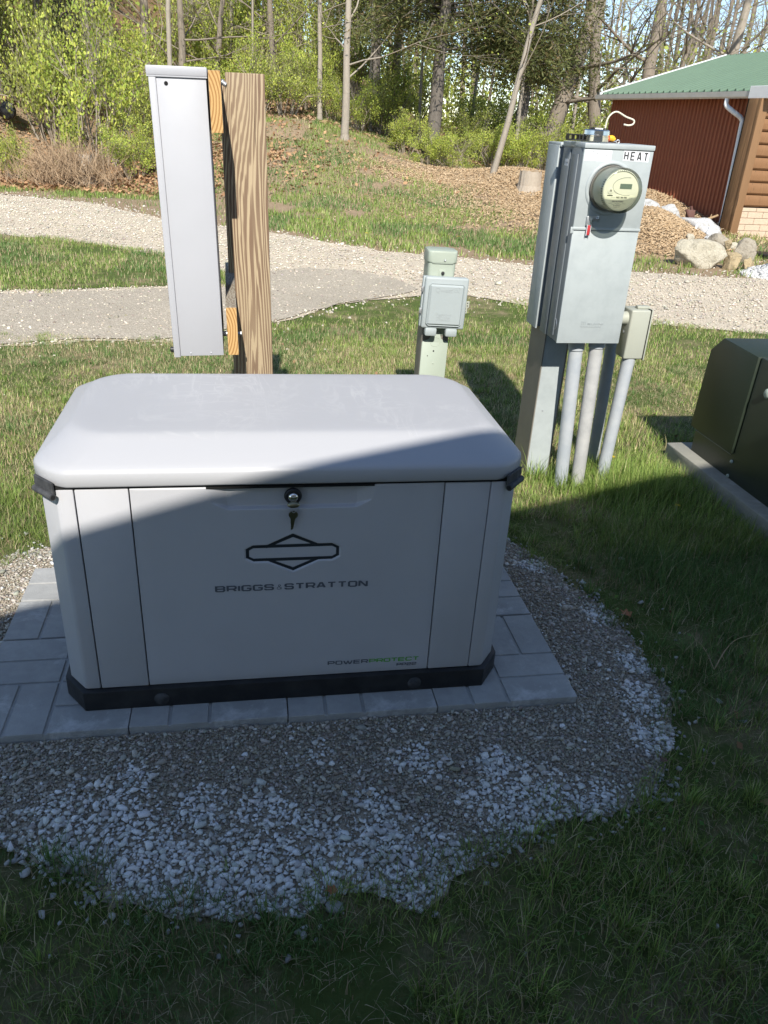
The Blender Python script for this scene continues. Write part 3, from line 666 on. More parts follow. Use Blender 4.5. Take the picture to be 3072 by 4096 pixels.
FONT = {
 'B': [[(0,0),(0,1),(.85,1),(1,.85),(1,.66),(.88,.53),(1,.38),(1,.15),(.85,0),(0,0)], [(0,.52),(.88,.52)]],
 'R': [[(0,0),(0,1),(.85,1),(1,.85),(1,.58),(.85,.42),(0,.42)], [(.68,.42),(1,0)]],
 'I': [[(0,0),(0,1)]],
 'G': [[(1,.8),(1,.86),(.86,1),(.14,1),(0,.86),(0,.14),(.14,0),(.86,0),(1,.14),(1,.47),(.55,.47)]],
 'S': [[(.97,.76),(.97,.88),(.85,1),(.13,1),(.02,.88),(.02,.62),(.13,.52),(.87,.50),(.98,.38),(.98,.12),(.87,0),(.13,0),(.02,.12),(.02,.25)]],
 'T': [[(0,1),(1,1)], [(.5,1),(.5,0)]],
 'A': [[(0,0),(.40,1),(.60,1),(1,0)], [(.17,.30),(.83,.30)]],
 'O': [[(.14,0),(.86,0),(1,.14),(1,.86),(.86,1),(.14,1),(0,.86),(0,.14),(.14,0)]],
 'N': [[(0,0),(0,1),(.12,1),(.88,0),(1,0),(1,1)]],
 'P': [[(0,0),(0,1),(.85,1),(1,.85),(1,.52),(.85,.38),(0,.38)]],
 'W': [[(0,1),(.22,0),(.32,0),(.5,.9),(.68,0),(.78,0),(1,1)]],
 'E': [[(1,1),(0,1),(0,0),(1,0)], [(0,.51),(.93,.51)]],
 'C': [[(1,.76),(1,.86),(.86,1),(.14,1),(0,.86),(0,.14),(.14,0),(.86,0),(1,.14),(1,.24)]],
 '2': [[(0,.74),(0,.88),(.12,1),(.88,1),(1,.88),(1,.62),(.88,.52),(.12,.48),(0,.38),(0,0),(1,0)]],
 'H': [[(0,0),(0,1)], [(1,0),(1,1)], [(0,.52),(1,.52)]],
 '&': [[(1,.05),(.30,.72),(.30,.92),(.42,1),(.62,1),(.72,.90),(.72,.74),(.12,.42),(0,.25),(.08,.06),(.25,0),(.60,0),(.95,.45)]],
}
def stroke_text(name, txt, x0, x1, z, h, m, parent, th, y=.0142, widths=None, gap=.28, slant=0):
    bm = bmesh.new(); wd = [{'I': .0, 'W': 1.45, '&': .85}.get(ch, 1.0) if not widths else widths.get(ch, 1.0) for ch in txt]
    tot = sum(wd)+gap*(len(txt)-1); k = (x1-x0-th)/tot; x = x0+th/2
    eps = 0
    for ch, w_ in zip(txt, wd):
        tt = th*.45 if ch == '&' else th
        q = .66                                        # thinner horizontals than uprights
        for s_ in FONT[ch]:
            eps += 1; ribbon(bm, [(x+p[0]*w_*k+slant*p[1]*h, (tt*q/2+p[1]*(h-tt*q))/q) for p in s_], tt, y-eps*.00001, closed=False)
        x += (w_+gap)*k
    for v in bm.verts: v.co.z = z+v.co.z*.66
    o = bobj(name, bm, m, parent); return o
stroke_text('lettering', 'BRIGGS', .3815, .543, .3785, .0200, M['decal'], door, .0062, gap=.42)
stroke_text('lettering', '&', .549, .566, .3795, .0165, M['decal'], door, .0036)
stroke_text('lettering', 'STRATTON', .571, .807, .3785, .0200, M['decal'], door, .0062, gap=.42)
stroke_text('lettering', 'POWER', .698, .820, .1045, .0145, M['decal'], door, .0042, gap=.36)
stroke_text('lettering', 'PROTECT', .823, .977, .1045, .0145, M['green'], door, .0044, gap=.36)
stroke_text('lettering', 'PP22', .908, .970, .0870, .0108, M['decal'], door, .0032, gap=.36)
# emblem in the recess
bm = bmesh.new(); yy = fy+.0046; t = .0085
bar = [(.0685+.040, .0210), (.1235, .0125), (.1235, -.0125), (.1085, -.0210), (-.1085, -.0210), (-.1235, -.0125), (-.1235, .0125), (-.1085, .0210)]
ribbon(bm, [(EC[0]+a, EC[1]+b) for a, b in bar], .0098, yy, closed=True)
for s_ in (1, -1): ribbon(bm, [(EC[0]+a, EC[1]+s_*b) for a, b in ((-.0745, .0200), (0, .0535), (.0745, .0200))], .0108, yy-.0002)
bobj('emblem', bm, M['decalblk'], door)
# lid
LX0, LX1, LY0, LY1 = -.059, 1.242, .004, .755
def ring(ix, iy, z, r, n=10, cf=0.0):
    x0, x1, y0, y1 = LX0+ix, LX1-ix, LY0+iy, LY1-iy; pts = []
    for cx, cy, a0 in ((x1-r, y0+r, -90), (x1-r, y1-r, 0), (x0+r, y1-r, 90), (x0+r, y0+r, 180)):
        A = Vector((cx+r*math.cos(R(a0)), cy+r*math.sin(R(a0)))); B = Vector((cx+r*math.cos(R(a0+90)), cy+r*math.sin(R(a0+90))))
        for k in range(n+1):
            a = R(a0+90*k/n); p = Vector((cx+r*math.cos(a), cy+r*math.sin(a))).lerp(A.lerp(B, k/n), cf); pts.append((p.x, p.y, z))
    return pts
prof = [(.035, .035, .7085, .08, .4), (.010, .010, .7070, .09, .4), (.003, .003, .7085, .092, .4), (0, 0, .713, .094, .4), (0, 0, .743, .094, .4), (.0022, .0022, .7500, .094, .4), (.008, .009, .7567, .094, .38), (.018, .022, .7645, .098, .35), (.045, .060, .783, .105, .22), (.066, .098, .8010, .11, .1), (.076, .110, .8062, .11, .05), (.083, .118, .8086, .11, 0), (.092, .128, .8098, .11, 0), (.110, .150, .8106, .11, 0), (.16, .20, .8108, .09, 0)]
rings = [ring(p[0], p[1], p[2], p[3], cf=p[4]) for p in prof]
N = len(rings[0]); V = [v for r_ in rings for v in r_]; Fc = []
for i in range(len(rings)-1):
    for k in range(N): Fc.append((i*N+k, i*N+(k+1) % N, (i+1)*N+(k+1) % N, (i+1)*N+k))
Fc.append(tuple(range(N))[::-1]); Fc.append(tuple((len(rings)-1)*N+k for k in range(N)))
lid = mobj('lid', V, Fc, M['lid'], gen, smooth=True)
BX('lid_seal', M['blackgap'], gen, .0, 1.18, .018, .70, .6982, .7085)
BX('notch_shade', M['blackgap'], gen, .372, .812, .0135, .026, .6945, .6998)  # black strip standing in for the shade of the door-top recess, no seal
# torn rubber corner pads
for sg in (1, -1):
    c = .5915; cx = c-sg*(c+.022); cyy = .034
    ang = -sg*R(47)
    bm = bmesh.new(); box(bm, -.042, .038, -.005, .003, .692, .724, bev=.002)
    bmesh.ops.transform(bm, matrix=Matrix.Translation((cx, cyy, 0)) @ Matrix.Rotation(ang, 4, 'Z'), verts=bm.verts[:])
    pad = bobj('corner_pad', bm, M['rubber'], gen, angle=35)
    bm = bmesh.new(); a = Vector((-.038, -.007, .689)); b = Vector((.046, -.009, .689))
    Mx = Matrix.Translation((cx, cyy, 0)) @ Matrix.Rotation(ang, 4, 'Z')
    if sg < 0: a, b = Vector((-.046, -.009, .689)), Vector((.038, -.007, .689))
    rr = .0090
    tube(bm, [Mx @ a, Mx @ b], rr, 16); bobj('pad_roll', bm, M['rubber'], pad, angle=40)
    bm = bmesh.new(); end, oth = (b, a) if sg > 0 else (a, b); dd = (end-oth).normalized()
    tube(bm, [Mx @ (end-dd*.002), Mx @ (end+dd*.0006)], .0060, 16); bobj('roll_opening', bm, M['blackgap'], pad)
# lock
lk = thing('lock', None, None); lk.name = 'lock'; lk.parent = gen; lk.location = (.5955, fy+.006, .668)
bm = bmesh.new(); lathe(bm, [(.0225, 0), (.0235, .003), (.022, .008), (.0165, .0105), (.0150, .0095)], 40, Matrix.Rotation(R(90), 4, 'X')); bobj('lock_ring', bm, M['black'], lk, smooth=True)
bm = bmesh.new(); lathe(bm, [(.0135, .006), (.0135, .0125), (.011, .0165), (.006, .0185), (.0, .019)], 32, Matrix.Rotation(R(90), 4, 'X'), cap=False); bobj('lock_cylinder', bm, M['chrome'], lk, smooth=True)
# keys
ky = thing('key_pair', 'two small brass keys on a wire ring hanging from the generator lock', 'keys', gw(.5955, fy-.010, .655), GY)
def keymesh(name, z0, ang, yo):
    bm = bmesh.new(); pts = [(.0125*math.sin(a), .0115*math.cos(a)) for a in np.linspace(-2.55, 2.55, 22)]
    pts = [(x_, z_) for x_, z_ in pts]; bl = [(.0055, -.014), (.0042, -.040), (.0012, -.0455), (-.0022, -.044), (-.0030, -.0405), (-.0012, -.039), (-.0034, -.036), (-.0016, -.034), (-.0040, -.030), (-.0030, -.028), (-.0050, -.024), (-.0055, -.014)]
    prism(bm, pts+bl, -.001, .001, bev=.0003, seg=1, axis='y')
    bmesh.ops.transform(bm, matrix=Matrix.Translation((0, yo, z0)) @ Matrix.Rotation(ang, 4, 'Y'), verts=bm.verts[:])
    return bobj(name, bm, M['brass'], ky, angle=30)
keymesh('key', -.036, R(6), -.001)
bm = bmesh.new(); lathe(bm, [(.0, -.0012), (.016, -.0012), (.0165, 0), (.016, .0012), (0, .0012)], 24, cap=False)
bmesh.ops.transform(bm, matrix=Matrix.Translation((0, -.006, -.0035)) @ Matrix.Rotation(R(60), 4, 'X') @ Matrix.Scale(.55, 4, (0, 1, 0)), verts=bm.verts[:]); bobj('key_head', bm, M['brass'], ky, smooth=True)
bm = bmesh.new(); tube(bm, [(.0055*math.sin(a)+.001, -.004, -.018+.0105*math.cos(a)) for a in np.linspace(0, 2*math.pi, 20)], .0008, 6); bobj('key_ring', bm, M['zinc'], ky, smooth=True)

# ------------------------------------------------------------------ text helper for embossed and printed words (default built-in lettering)
def words(name, txt, size, m, parent, loc, rot=(R(90), 0, 0), ext=.0006, align='LEFT', sx=1.0, off=0.0):
    cu = bpy.data.curves.new(name, 'FONT'); cu.body = txt; cu.size = size; cu.extrude = ext; cu.align_x = align; cu.offset = off; cu.resolution_u = 3
    o = bpy.data.objects.new(name, cu); COL.objects.link(o); bpy.context.view_layer.update()
    me = bpy.data.meshes.new_from_object(o.evaluated_get(bpy.context.evaluated_depsgraph_get())); bpy.data.objects.remove(o)
    me.materials.clear(); me.materials.append(m)
    q = bpy.data.objects.new(name, me); link(q, parent); q.location = loc; q.rotation_euler = rot; q.scale = (sx, 1, 1); return q

# ------------------------------------------------------------------ timber post, boards and transfer cabinet
PY = R(12); PO = Vector((-.64, 2.78, 0)); LEAN = (R(.0), R(-1.9), PY)
def frame_loc(yaw, O, p): c, s_ = math.cos(yaw), math.sin(yaw); return (O[0]+c*p[0]-s_*p[1], O[1]+s_*p[0]+c*p[1], O[2]+p[2])
post = thing('timber_post', 'tall grained timber post standing behind the generator', 'post', frame_loc(PY, PO, (.153, .42, 0)), rot=(0, R(-.9), PY))
bm = bmesh.new(); prism(bm, [(-.068, -.07), (.072, -.07), (.072, .07), (-.068, .07)], -.05, 1.735, bev=.004); bobj('post_shaft', bm, M['post'], post, angle=30)
bm = bmesh.new(); lathe(bm, [(.008, 0), (.008, .012), (.011, .013), (.011, .018), (.005, .022)], 12, Matrix.Translation((-.066, -.073, 1.695)) @ Matrix.Rotation(R(-60), 4, 'Y')); bobj('screw_head', bm, M['zinc'], post)
post2 = thing('timber_post', 'rear timber post mostly hidden behind the front post', 'post', frame_loc(PY, PO, (.13, .80, 0)), rot=(0, R(-.9), PY))
bm = bmesh.new(); prism(bm, [(-.068, -.07), (.068, -.07), (.068, .07), (-.068, .07)], -.05, 1.72, bev=.004); bobj('post_shaft', bm, M['post'], post2, angle=30)
def board(lb, x, y0, y1, z0, z1):
    t_ = thing('wooden_board', lb, 'board', frame_loc(PY, PO, (x, y0, z0)), PY, 'boards carrying the white cabinet')
    t_.rotation_euler = (0, R(-1.2), PY)
    bm = bmesh.new(); box(bm, 0, .0385, .0005, y1-y0, 0, z1-z0, bev=.0015); bobj('board_side', bm, M['boardside'], t_)
    bm = bmesh.new(); box(bm, .0006, .0379, -.0005, .0004, .0006, z1-z0-.0006); bobj('end_grain', bm, M['endgrain'], t_)
    return t_
board('upper board end with golden rings between cabinet and post', .008, .0, 1.0, 1.546, 1.724)
board('lower board end with weathered top behind the cabinet foot', .035, .05, 1.0, .798, .974)
cb = thing('transfer_cabinet', 'tall narrow white electrical cabinet hung on two boards', 'cabinet', frame_loc(PY, PO, (.018, .03, .803)), rot=(0, R(-1.3), PY))
CW = .172; CH = .905
bm = bmesh.new(); box(bm, -CW+.017, 0, 0, .46, 0, CH-.004, bev=.0015, seg=2); bobj('cabinet_body', bm, M['atswhite'], cb, angle=30)
bm = bmesh.new(); box(bm, -CW-.006, -CW+.0165, .0-.004, .464, -.004, CH-.006, bev=.002, seg=2); cv = bobj('cabinet_door', bm, M['atswhite'], cb, angle=30)
bm = bmesh.new(); box(bm, -CW-.012, .004, -.006, .468, CH-.003, CH+.024, bev=.003, seg=2); bobj('rain_hood', bm, M['atswhite'], cb, angle=30)
bm = bmesh.new(); box(bm, -CW-.011, .0035, -.0055, -.0035, CH-.007, CH-.003); bobj('hood_lip', bm, M['atswhite'], cb)
bm = bmesh.new(); lathe(bm, [(.0062, 0), (.0062, .001)], 20, Matrix.Translation((-.125, -.0002, .880)) @ Matrix.Rotation(R(90), 4, 'X')); bobj('knockout_hole', bm, M['blackgap'], cb)
for rx in (-.118, -.045):
    bm = bmesh.new(); lathe(bm, [(.0042, 0), (.0036, .0012), (.001, .0018)], 12, Matrix.Translation((rx, 0, .010)) @ Matrix.Rotation(R(90), 4, 'X')); bobj('rivet', bm, M['atswhite'], cb, smooth=True)
bm = bmesh.new(); lathe(bm, [(.010, 0), (.010, .012), (.004, .014)], 16, Matrix.Translation((-CW-.006, .02, .02)) @ Matrix.Rotation(R(-90), 4, 'Y')); bobj('door_latch', bm, M['black'], cb)
bm = bmesh.new(); tube(bm, [(.0, .14, .045), (.020, .14, .045)], .010, 14); bobj('mounting_bolt', bm, M['zinc'], cb, angle=40)
bm = bmesh.new(); tube(bm, [(.058, .14, .045), (.070, .14, .045)], .007, 6); bobj('mounting_nut', bm, M['zinc'], cb, angle=40)

# ------------------------------------------------------------------ meter station
MY = R(9.5); MO = Vector((.95, 3.53, 0))
def mw(x, y, z): return frame_loc(MY, MO, (x, y, z))
ch = thing('steel_channel_post', 'grey steel channel post carrying the meter boxes', 'post', mw(-.14, .25, 0), MY)
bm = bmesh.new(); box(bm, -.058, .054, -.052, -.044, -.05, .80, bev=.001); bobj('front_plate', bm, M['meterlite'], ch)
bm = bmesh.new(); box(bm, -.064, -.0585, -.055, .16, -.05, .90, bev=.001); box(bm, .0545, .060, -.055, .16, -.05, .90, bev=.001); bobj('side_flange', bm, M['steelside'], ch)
bm = bmesh.new(); box(bm, -.0575, .0535, .02, .024, .3, .90); bobj('back_plate', bm, M['metershade'], ch)
bm = bmesh.new(); lathe(bm, [(.004, 0), (.003, .0015)], 10, Matrix.Translation((-.02, -.052, .36)) @ Matrix.Rotation(R(90), 4, 'X')); bobj('rivet', bm, M['zinc'], ch)
mb = thing('meter_box', 'grey steel meter box reading HEAT with a round electric meter', 'meter box', mw(-.071, 0, .757), rot=(0, R(-.6), MY))
def bx(name, m, par, *a, bev=.0015, seg=2, **k): bm = bmesh.new(); box(bm, *a, bev=bev, seg=seg); return bobj(name, bm, m, par, angle=30, **k)
H = .818
bx('box_body', M['metershade'], mb, -.147, .147, .012, .25, 0, H-.004)
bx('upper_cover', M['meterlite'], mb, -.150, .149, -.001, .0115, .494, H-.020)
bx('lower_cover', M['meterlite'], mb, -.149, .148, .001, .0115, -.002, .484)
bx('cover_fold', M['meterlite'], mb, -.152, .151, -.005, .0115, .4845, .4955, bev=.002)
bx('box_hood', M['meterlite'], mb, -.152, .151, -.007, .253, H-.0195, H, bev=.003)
bx('side_rib', M['metershade'], mb, -.1525, -.1475, .055, .125, .02, H-.045)
bx('side_rib', M['metershade'], mb, -.1525, -.1475, .150, .235, -.0, H-.03)
bm = bmesh.new(); tube(bm, [(-.1478, .055+.02*math.cos(a), .072+.024*math.sin(a)) for a in np.linspace(0, 2*math.pi, 28)], .0012, 5); bobj('knockout_ring', bm, M['zinc'], mb)
stk = bx('side_sticker', M['sticker'], mb, -.1531, -.1526, .158, .200, H-.095, H-.068, bev=0)
words('sticker_text', 'UG 0485', .0115, M['inkgrey'], stk, (-.15335, .199, H-.086), rot=(R(90), 0, R(-90)), ext=.0001)
tab = bx('sealing_tab', M['meterlite'], mb, -.160, -.146, -.002, .004, .470, .496, bev=.001)
# raised ring round the meter
bm = bmesh.new(); lathe(bm, [(.106, 0), (.104, .004), (.098, .0065), (.093, .0065), (.091, .004)], 48, Matrix.Translation((-.017, -.001, .651)) @ Matrix.Rotation(R(90), 4, 'X'), cap=False); bobj('raised_ring', bm, M['meterlite'], mb, smooth=True)
mt = thing('meter', None, None); mt.parent = mb; mt.location = (-.017, -.004, .651)
RX = Matrix.Rotation(R(90), 4, 'X')
bm = bmesh.new(); lathe(bm, [(.088, 0), (.0885, .012), (.085, .016)], 48, RX); bobj('meter_base', bm, M['steelside'], mt, smooth=True)
bm = bmesh.new(); lathe(bm, [(.080, .002), (.080, .060), (.078, .078), (.0775, .112), (.074, .117), (.0735, .113)], 48, RX, cap=False); bobj('meter_body', bm, M['cream'], mt, angle=35)
fc = None
bm = bmesh.new(); lathe(bm, [(.0738, .1130), (.0, .1130)], 48, RX, cap=False); fc = bobj('meter_face', bm, M['cream'], mt)
bm = bmesh.new(); pts = [(.069*math.cos(a), .069*math.sin(a)) for a in np.linspace(R(192), R(345), 26)]
prism(bm, [(-.018, -.013), (.066, -.017)]+[p for p in pts[::-1]], -.1137, -.1131, axis='y'); bobj('face_label', bm, M['creamlabel'], mt)
bm = bmesh.new(); tube(bm, [(.060*math.cos(a)*1.0+.024, -.1135, .0335*math.sin(a)+.017) for a in np.linspace(R(80), R(285), 24)], .0009, 5); bobj('face_groove', bm, M['inkgrey'], mt)
bm = bmesh.new(); box(bm, -.006, .044, -.1140, -.1131, .008, .027); bobj('display', bm, M['lcd'], mt)
bm = bmesh.new(); lathe(bm, [(.012, .1132), (.012, .1150), (.009, .1155)], 20, Matrix.Translation((-.043, 0, -.001)) @ RX, cap=True); bobj('face_knob', bm, M['cream'], mt, angle=40)
bm = bmesh.new(); box(bm, -.047, -.0445, -.1162, -.1158, -.004, .004); box(bm, -.042, -.0395, -.1162, -.1158, -.004, .004); box(bm, -.055, -.032, -.1150, -.1135, -.019, -.016); bobj('knob_slots', bm, M['ink'], mt)
words('face_text', 'N02 186 040', .0086, M['ink'], mt, (-.016, -.1139, -.0275), ext=.0001, off=.0003)
bm = bmesh.new(); xx = -.030
while xx < .016: ww = random.choice((.0006, .0012, .0018)); box(bm, xx, xx+ww, -.1139, -.1137, -.0425, -.0370); xx += ww+random.choice((.0006, .001))
bobj('barcode', bm, M['inkgrey'], mt); bm = bmesh.new()
xx = -.022
while xx < .006: ww = random.choice((.0006, .0012)); box(bm, xx, xx+ww, -.1139, -.1137, -.0575, -.0545); xx += ww+.0008
bobj('barcode', bm, M['inkgrey'], mt); bm = bmesh.new()
for zz, a, b in ((-.0475, -.045, -.028), (-.0475, -.018, .004), (-.0475, .014, .030), (-.0515, -.030, -.018), (-.0515, -.012, .012), (-.0615, -.022, .006), (-.0645, -.018, -.006), (-.0245, .040, .055), (-.0275, .039, .052), (-.0245, -.038, -.020)):
    x_ = a
    while x_ < b: box(bm, x_, x_+.0012, -.1139, -.1137, zz-.0006, zz+.0006); x_ += .0020
bobj('fine_print', bm, M['inkgrey'], mt)
bm = bmesh.new(); lathe(bm, [(.0865, .010), (.0862, .118), (.083, .130), (.075, .1335), (.0006, .1338)], 56, RX, cap=False)
bobj('glass_cover', bm, M['glass'], mt, smooth=True)
bm = bmesh.new()
for a in np.linspace(R(150), R(222), 12):
    c = Vector((.0785*math.cos(a), -.100, .0785*math.sin(a))); box(bm, c.x-.0015, c.x+.0015, -.112, -.099, c.z-.0014, c.z+.0014)
bobj('vent_slots', bm, M['inkgrey'], mt); bm = bmesh.new()
for a in np.linspace(R(72), R(108), 7):
    c = Vector((.0765*math.cos(a), -.110, .0765*math.sin(a))); box(bm, c.x-.0012, c.x+.0012, -.1165, -.1155, c.z-.002, c.z+.0012)
bobj('vent_slots', bm, M['inkgrey'], mt)
# latch, seal, stickers
lt = thing('latch', None, None); lt.parent = mb; lt.location = (-.065, -.001, .531)
bx('latch_plate', M['zinc'], lt, -.030, .022, -.003, .0005, -.010, .012)
bx('latch_hasp', M['zinc'], lt, -.034, -.012, -.014, -.003, -.028, .010, bev=.002)
bm = bmesh.new(); lathe(bm, [(.006, 0), (.006, .004), (.003, .006)], 16, Matrix.Translation((.014, -.003, .001)) @ RX); bobj('latch_bolt', bm, M['zinc'], lt)
sl = thing('meter_seal', 'small red and clear plastic seal hanging from the meter box latch', 'seal', frame_loc(MY, MO, (-.162, -.012, 1.245)), MY)
bm = bmesh.new(); box(bm, -.007, .007, -.004, .002, -.024, .018, bev=.003, seg=3); bobj('seal_body', bm, M['red'], sl, angle=40)
bm = bmesh.new(); box(bm, -.009, -.0072, -.005, .003, -.026, .02); box(bm, .0072, .009, -.005, .003, -.026, .02); bobj('seal_case', bm, M['sticker'], sl)
bm = bmesh.new(); tube(bm, [(-.004, -.001, .017), (-.003, -.004, .034), (.004, -.002, .036), (.005, -.001, .018)], .0008, 6); bobj('seal_wire', bm, M['zinc'], sl)
w_s = bx('printed_sticker', M['sticker'], mb, -.146, -.030, -.0014, -.0011, .752, .794, bev=0)
bm = bmesh.new(); random.seed(3)
for zz in (.7865, .7805, .7745, .7665, .7605):
    x_ = -.140+random.uniform(0, .02)
    while x_ < -.038: ww = random.uniform(.001, .004); box(bm, x_, x_+ww, -.0017, -.0015, zz-.0008, zz+random.uniform(.0002, .0014)); x_ += ww+random.uniform(.0008, .003)
bobj('faded_print', bm, M['inkgrey'], w_s)
for i, chx in enumerate('HEAT'):
    x0 = .020+i*.0285
    pl = bx('letter_sticker', M['sticker'], mb, x0, x0+.0272, -.0014, -.0011, .7575-.0008*i, .7965-.0008*i, bev=0)
    bm = bmesh.new(); eps = 0
    for s_ in FONT[chx]:
        eps += 1; ribbon(bm, [(x0+.0058+p[0]*.0145, .7630-.0008*i+p[1]*.0275) for p in s_], .0050, -.0016-eps*.00003)
    bobj('letter', bm, M['ink'], pl)
words('embossed_text', 'MILBANK', .0165, M['emboss'], mb, (-.018, .0008, .082), ext=.0012, off=.0002, sx=1.15)
words('embossed_text', 'TYPE 3R ENCLOSURE', .0105, M['emboss'], mb, (-.050, .0008, .070), ext=.0010, sx=1.0)
bm = bmesh.new()
for q in range(3): box(bm, -.046+q*.009, -.0425+q*.009, -.0004, .001, .082, .098)
box(bm, -.046, -.0245, -.0005, .001, .095, .0975); bobj('embossed_emblem', bm, M['emboss'], mb)
# rear cabinet
rc = thing('disconnect_box', 'grey switch cabinet with shade-toned body back to back behind the meter box', 'cabinet', mw(-.071, .278, .765), rot=(0, R(-.6), MY))
bx('box_body', M['metershade'], rc, -.150, .120, 0, .152, 0, .80)
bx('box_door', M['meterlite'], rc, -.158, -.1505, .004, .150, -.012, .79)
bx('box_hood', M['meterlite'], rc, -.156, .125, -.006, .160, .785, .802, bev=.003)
# conduits
def conduit(lb, p0, p1, r, m, coup, cm, grp='conduits rising from the grass into the boxes'):
    a = Vector(mw(*p0)); b = Vector(mw(*p1)); t_ = thing('conduit', lb, 'conduit', (a.x, a.y, 0), 0, grp)
    a -= Vector((t_.location)); b -= Vector(t_.location); 
    bm = bmesh.new(); tube(bm, [a-Vector((0, 0, .06)), b], r, 28); bobj('pipe', bm, m, t_, angle=40)
    if coup: d_ = (b-a).normalized(); bm = bmesh.new(); tube(bm, [b-d_*coup, b-d_*(coup-.003), b], [r+.001, r+.0055, r+.006], 28); bobj('pipe_collar', bm, cm, t_, angle=40)
conduit('left grey plastic conduit under the meter box, next to the channel post', (-.046, .085, 0), (-.090, .085, .757), .0325, M['pvc'], .055, M['pvc'])
conduit('middle pale weathered conduit under the meter box', (.036, .075, 0), (.006, .075, .757), .0325, M['pvcgrey'], .040, M['pvc'])
conduit('shaded dark conduit standing behind the middle one', (.236, .37, 0), (.216, .37, .765), .0300, M['pvc'], .12, M['pvc'])
conduit('right leaning white conduit below the beige elbow box', (.186, .135, 0), (.208, .135, .655), .0310, M['pvc'], .0, M['pvc'])
lb_ = thing('conduit_elbow_box', 'beige plastic conduit box on the right of the meter box', 'conduit box', mw(.214, .10, .655), rot=(0, R(-.3), MY))
bx('box_body', M['lbbeige'], lb_, -.050, .046, .0, .105, .0, .232, bev=.008, seg=3)
bx('box_cover', M['lbbeige'], lb_, .0465, .054, -.003, .108, -.004, .236, bev=.003)
bx('cover_gasket', M['black'], lb_, .0455, .0470, -.001, .106, -.002, .234, bev=0)
bx('cover_tab', M['lbbeige'], lb_, -.012, .050, .03, .06, .233, .245, bev=.003)
bm = bmesh.new(); tube(bm, [(-.100, .05, .185), (-.048, .05, .185)], .031, 28); bobj('pipe_hub', bm, M['lbbeige'], lb_, angle=40); bm = bmesh.new(); tube(bm, [(-.004, .04, -.035), (-.002, .04, .002)], [.033, .034], 28); bobj('pipe_hub', bm, M['lbbeige'], lb_, angle=40)
bm = bmesh.new(); lathe(bm, [(.008, 0), (.005, .003)], 14, Matrix.Translation((-.0505, .05, .12)) @ Matrix.Rotation(R(-90), 4, 'Y')); bobj('side_screw', bm, M['zinc'], lb_)
# things left on top of the meter box
zt_ = 1.578
ree = thing('metal_tin', 'shiny round metal tin lying on top of the meter box', 'tin', mw(-.150, .10, zt_), MY)
bm = bmesh.new(); lathe(bm, [(.050, 0), (.055, .002), (.055, .019), (.0525, .021), (.0525, .024), (.055, .026), (.054, .041), (.048, .0455), (.0, .046)], 40, cap=True); bobj('tin_body', bm, M['chrome'], ree, angle=30)
bx('tin_clasp', M['black'], ree, -.022, .035, -.02, .02, .0462, .052, bev=.001); bx('tin_label', M['sticker'], ree, -.015, .018, -.021, -.0202, .0470, .0515, bev=0)
bl = thing('slotted_clip', 'black plastic slotted clip lying left of the metal tin', 'clip', mw(-.236, .11, zt_), MY)
bm = bmesh.new(); box(bm, -.034, .030, -.015, .015, 0, .005, bev=.001); box(bm, -.034, .030, -.015, .015, .020, .025, bev=.001)
for q in (-.034, -.010, .012, .027): box(bm, q, q+.004, -.015, .015, .004, .021)
bobj('clip_body', bm, M['black'], bl)
yc = thing('hose_fitting', 'yellow and red plastic fitting with a steel eye beside the tin', 'fitting', mw(-.083, .09, zt_+.013), MY)
bm = bmesh.new(); tube(bm, [(-.020, 0, 0), (-.013, 0, 0)], .0125, 16); bobj('red_collar', bm, M['red'], yc, angle=40)
bm = bmesh.new(); tube(bm, smoothcurve([(-.014, 0, .0), (-.004, 0, .004), (.006, 0, .001), (.010, 0, -.006)], 5), [.0085]*3+[.011]*7+[.010]*4+[.006]*2, 16); bobj('yellow_cap', bm, M['yellow'], yc, smooth=True)
bm = bmesh.new(); tube(bm, [(.008, 0, -.006), (.022, 0, -.008)], .0028, 8); tube(bm, [(.029+.0065*math.cos(a), 0, -.008+.0065*math.sin(a)) for a in np.linspace(0, 2*math.pi, 20)], .0022, 8); bobj('steel_eye', bm, M['zinc'], yc, smooth=True)
cw = thing('bent_cable', 'cream cable bent into a hook above the meter box', 'cable', mw(-.11, .12, zt_), MY)
bm = bmesh.new(); tube(bm, smoothcurve([(.0, 0, .0), (.003, 0, .05), (.010, 0, .093), (.040, 0, .115), (.085, 0, .099), (.122, 0, .088), (.1225, 0, .074), (.105, 0, .068), (.082, 0, .070)], 7), .0034, 10); bobj('cable_sheath', bm, M['wirecream'], cw, smooth=True)

# ------------------------------------------------------------------ telephone pedestal
QY = R(9.5); QO = Vector((.30, 4.15, 0))
pd = thing('utility_pedestal', 'pale green square utility pedestal on the lawn', 'pedestal', frame_loc(QY, QO, (-.090, .07, 0)), rot=(0, R(.8), QY))
def rr(w_, d_, r_, n=5):
    return [(cx+r_*math.cos(R(a0+90*k/n)), cy+r_*math.sin(R(a0+90*k/n))) for cx, cy, a0 in ((w_-r_, -d_+r_, -90), (w_-r_, d_-r_, 0), (-w_+r_, d_-r_, 90), (-w_+r_, -d_+r_, 180)) for k in range(n+1)]
bm = bmesh.new(); prism(bm, rr(.072, .070, .022), .60, .975); bobj('upper_body', bm, M['pedgreen'], pd, angle=30)
bm = bmesh.new(); prism(bm, rr(.077, .075, .024), .968, 1.030, bev=.010, seg=3, bev_all=False); bobj('cap', bm, M['pedgreen'], pd, angle=50)
bm = bmesh.new(); prism(bm, [(a, b+.004) for a, b in rr(.074, .070, .012)], -.03, .665); bobj('shaft_back', bm, M['steelside'], pd, angle=30)
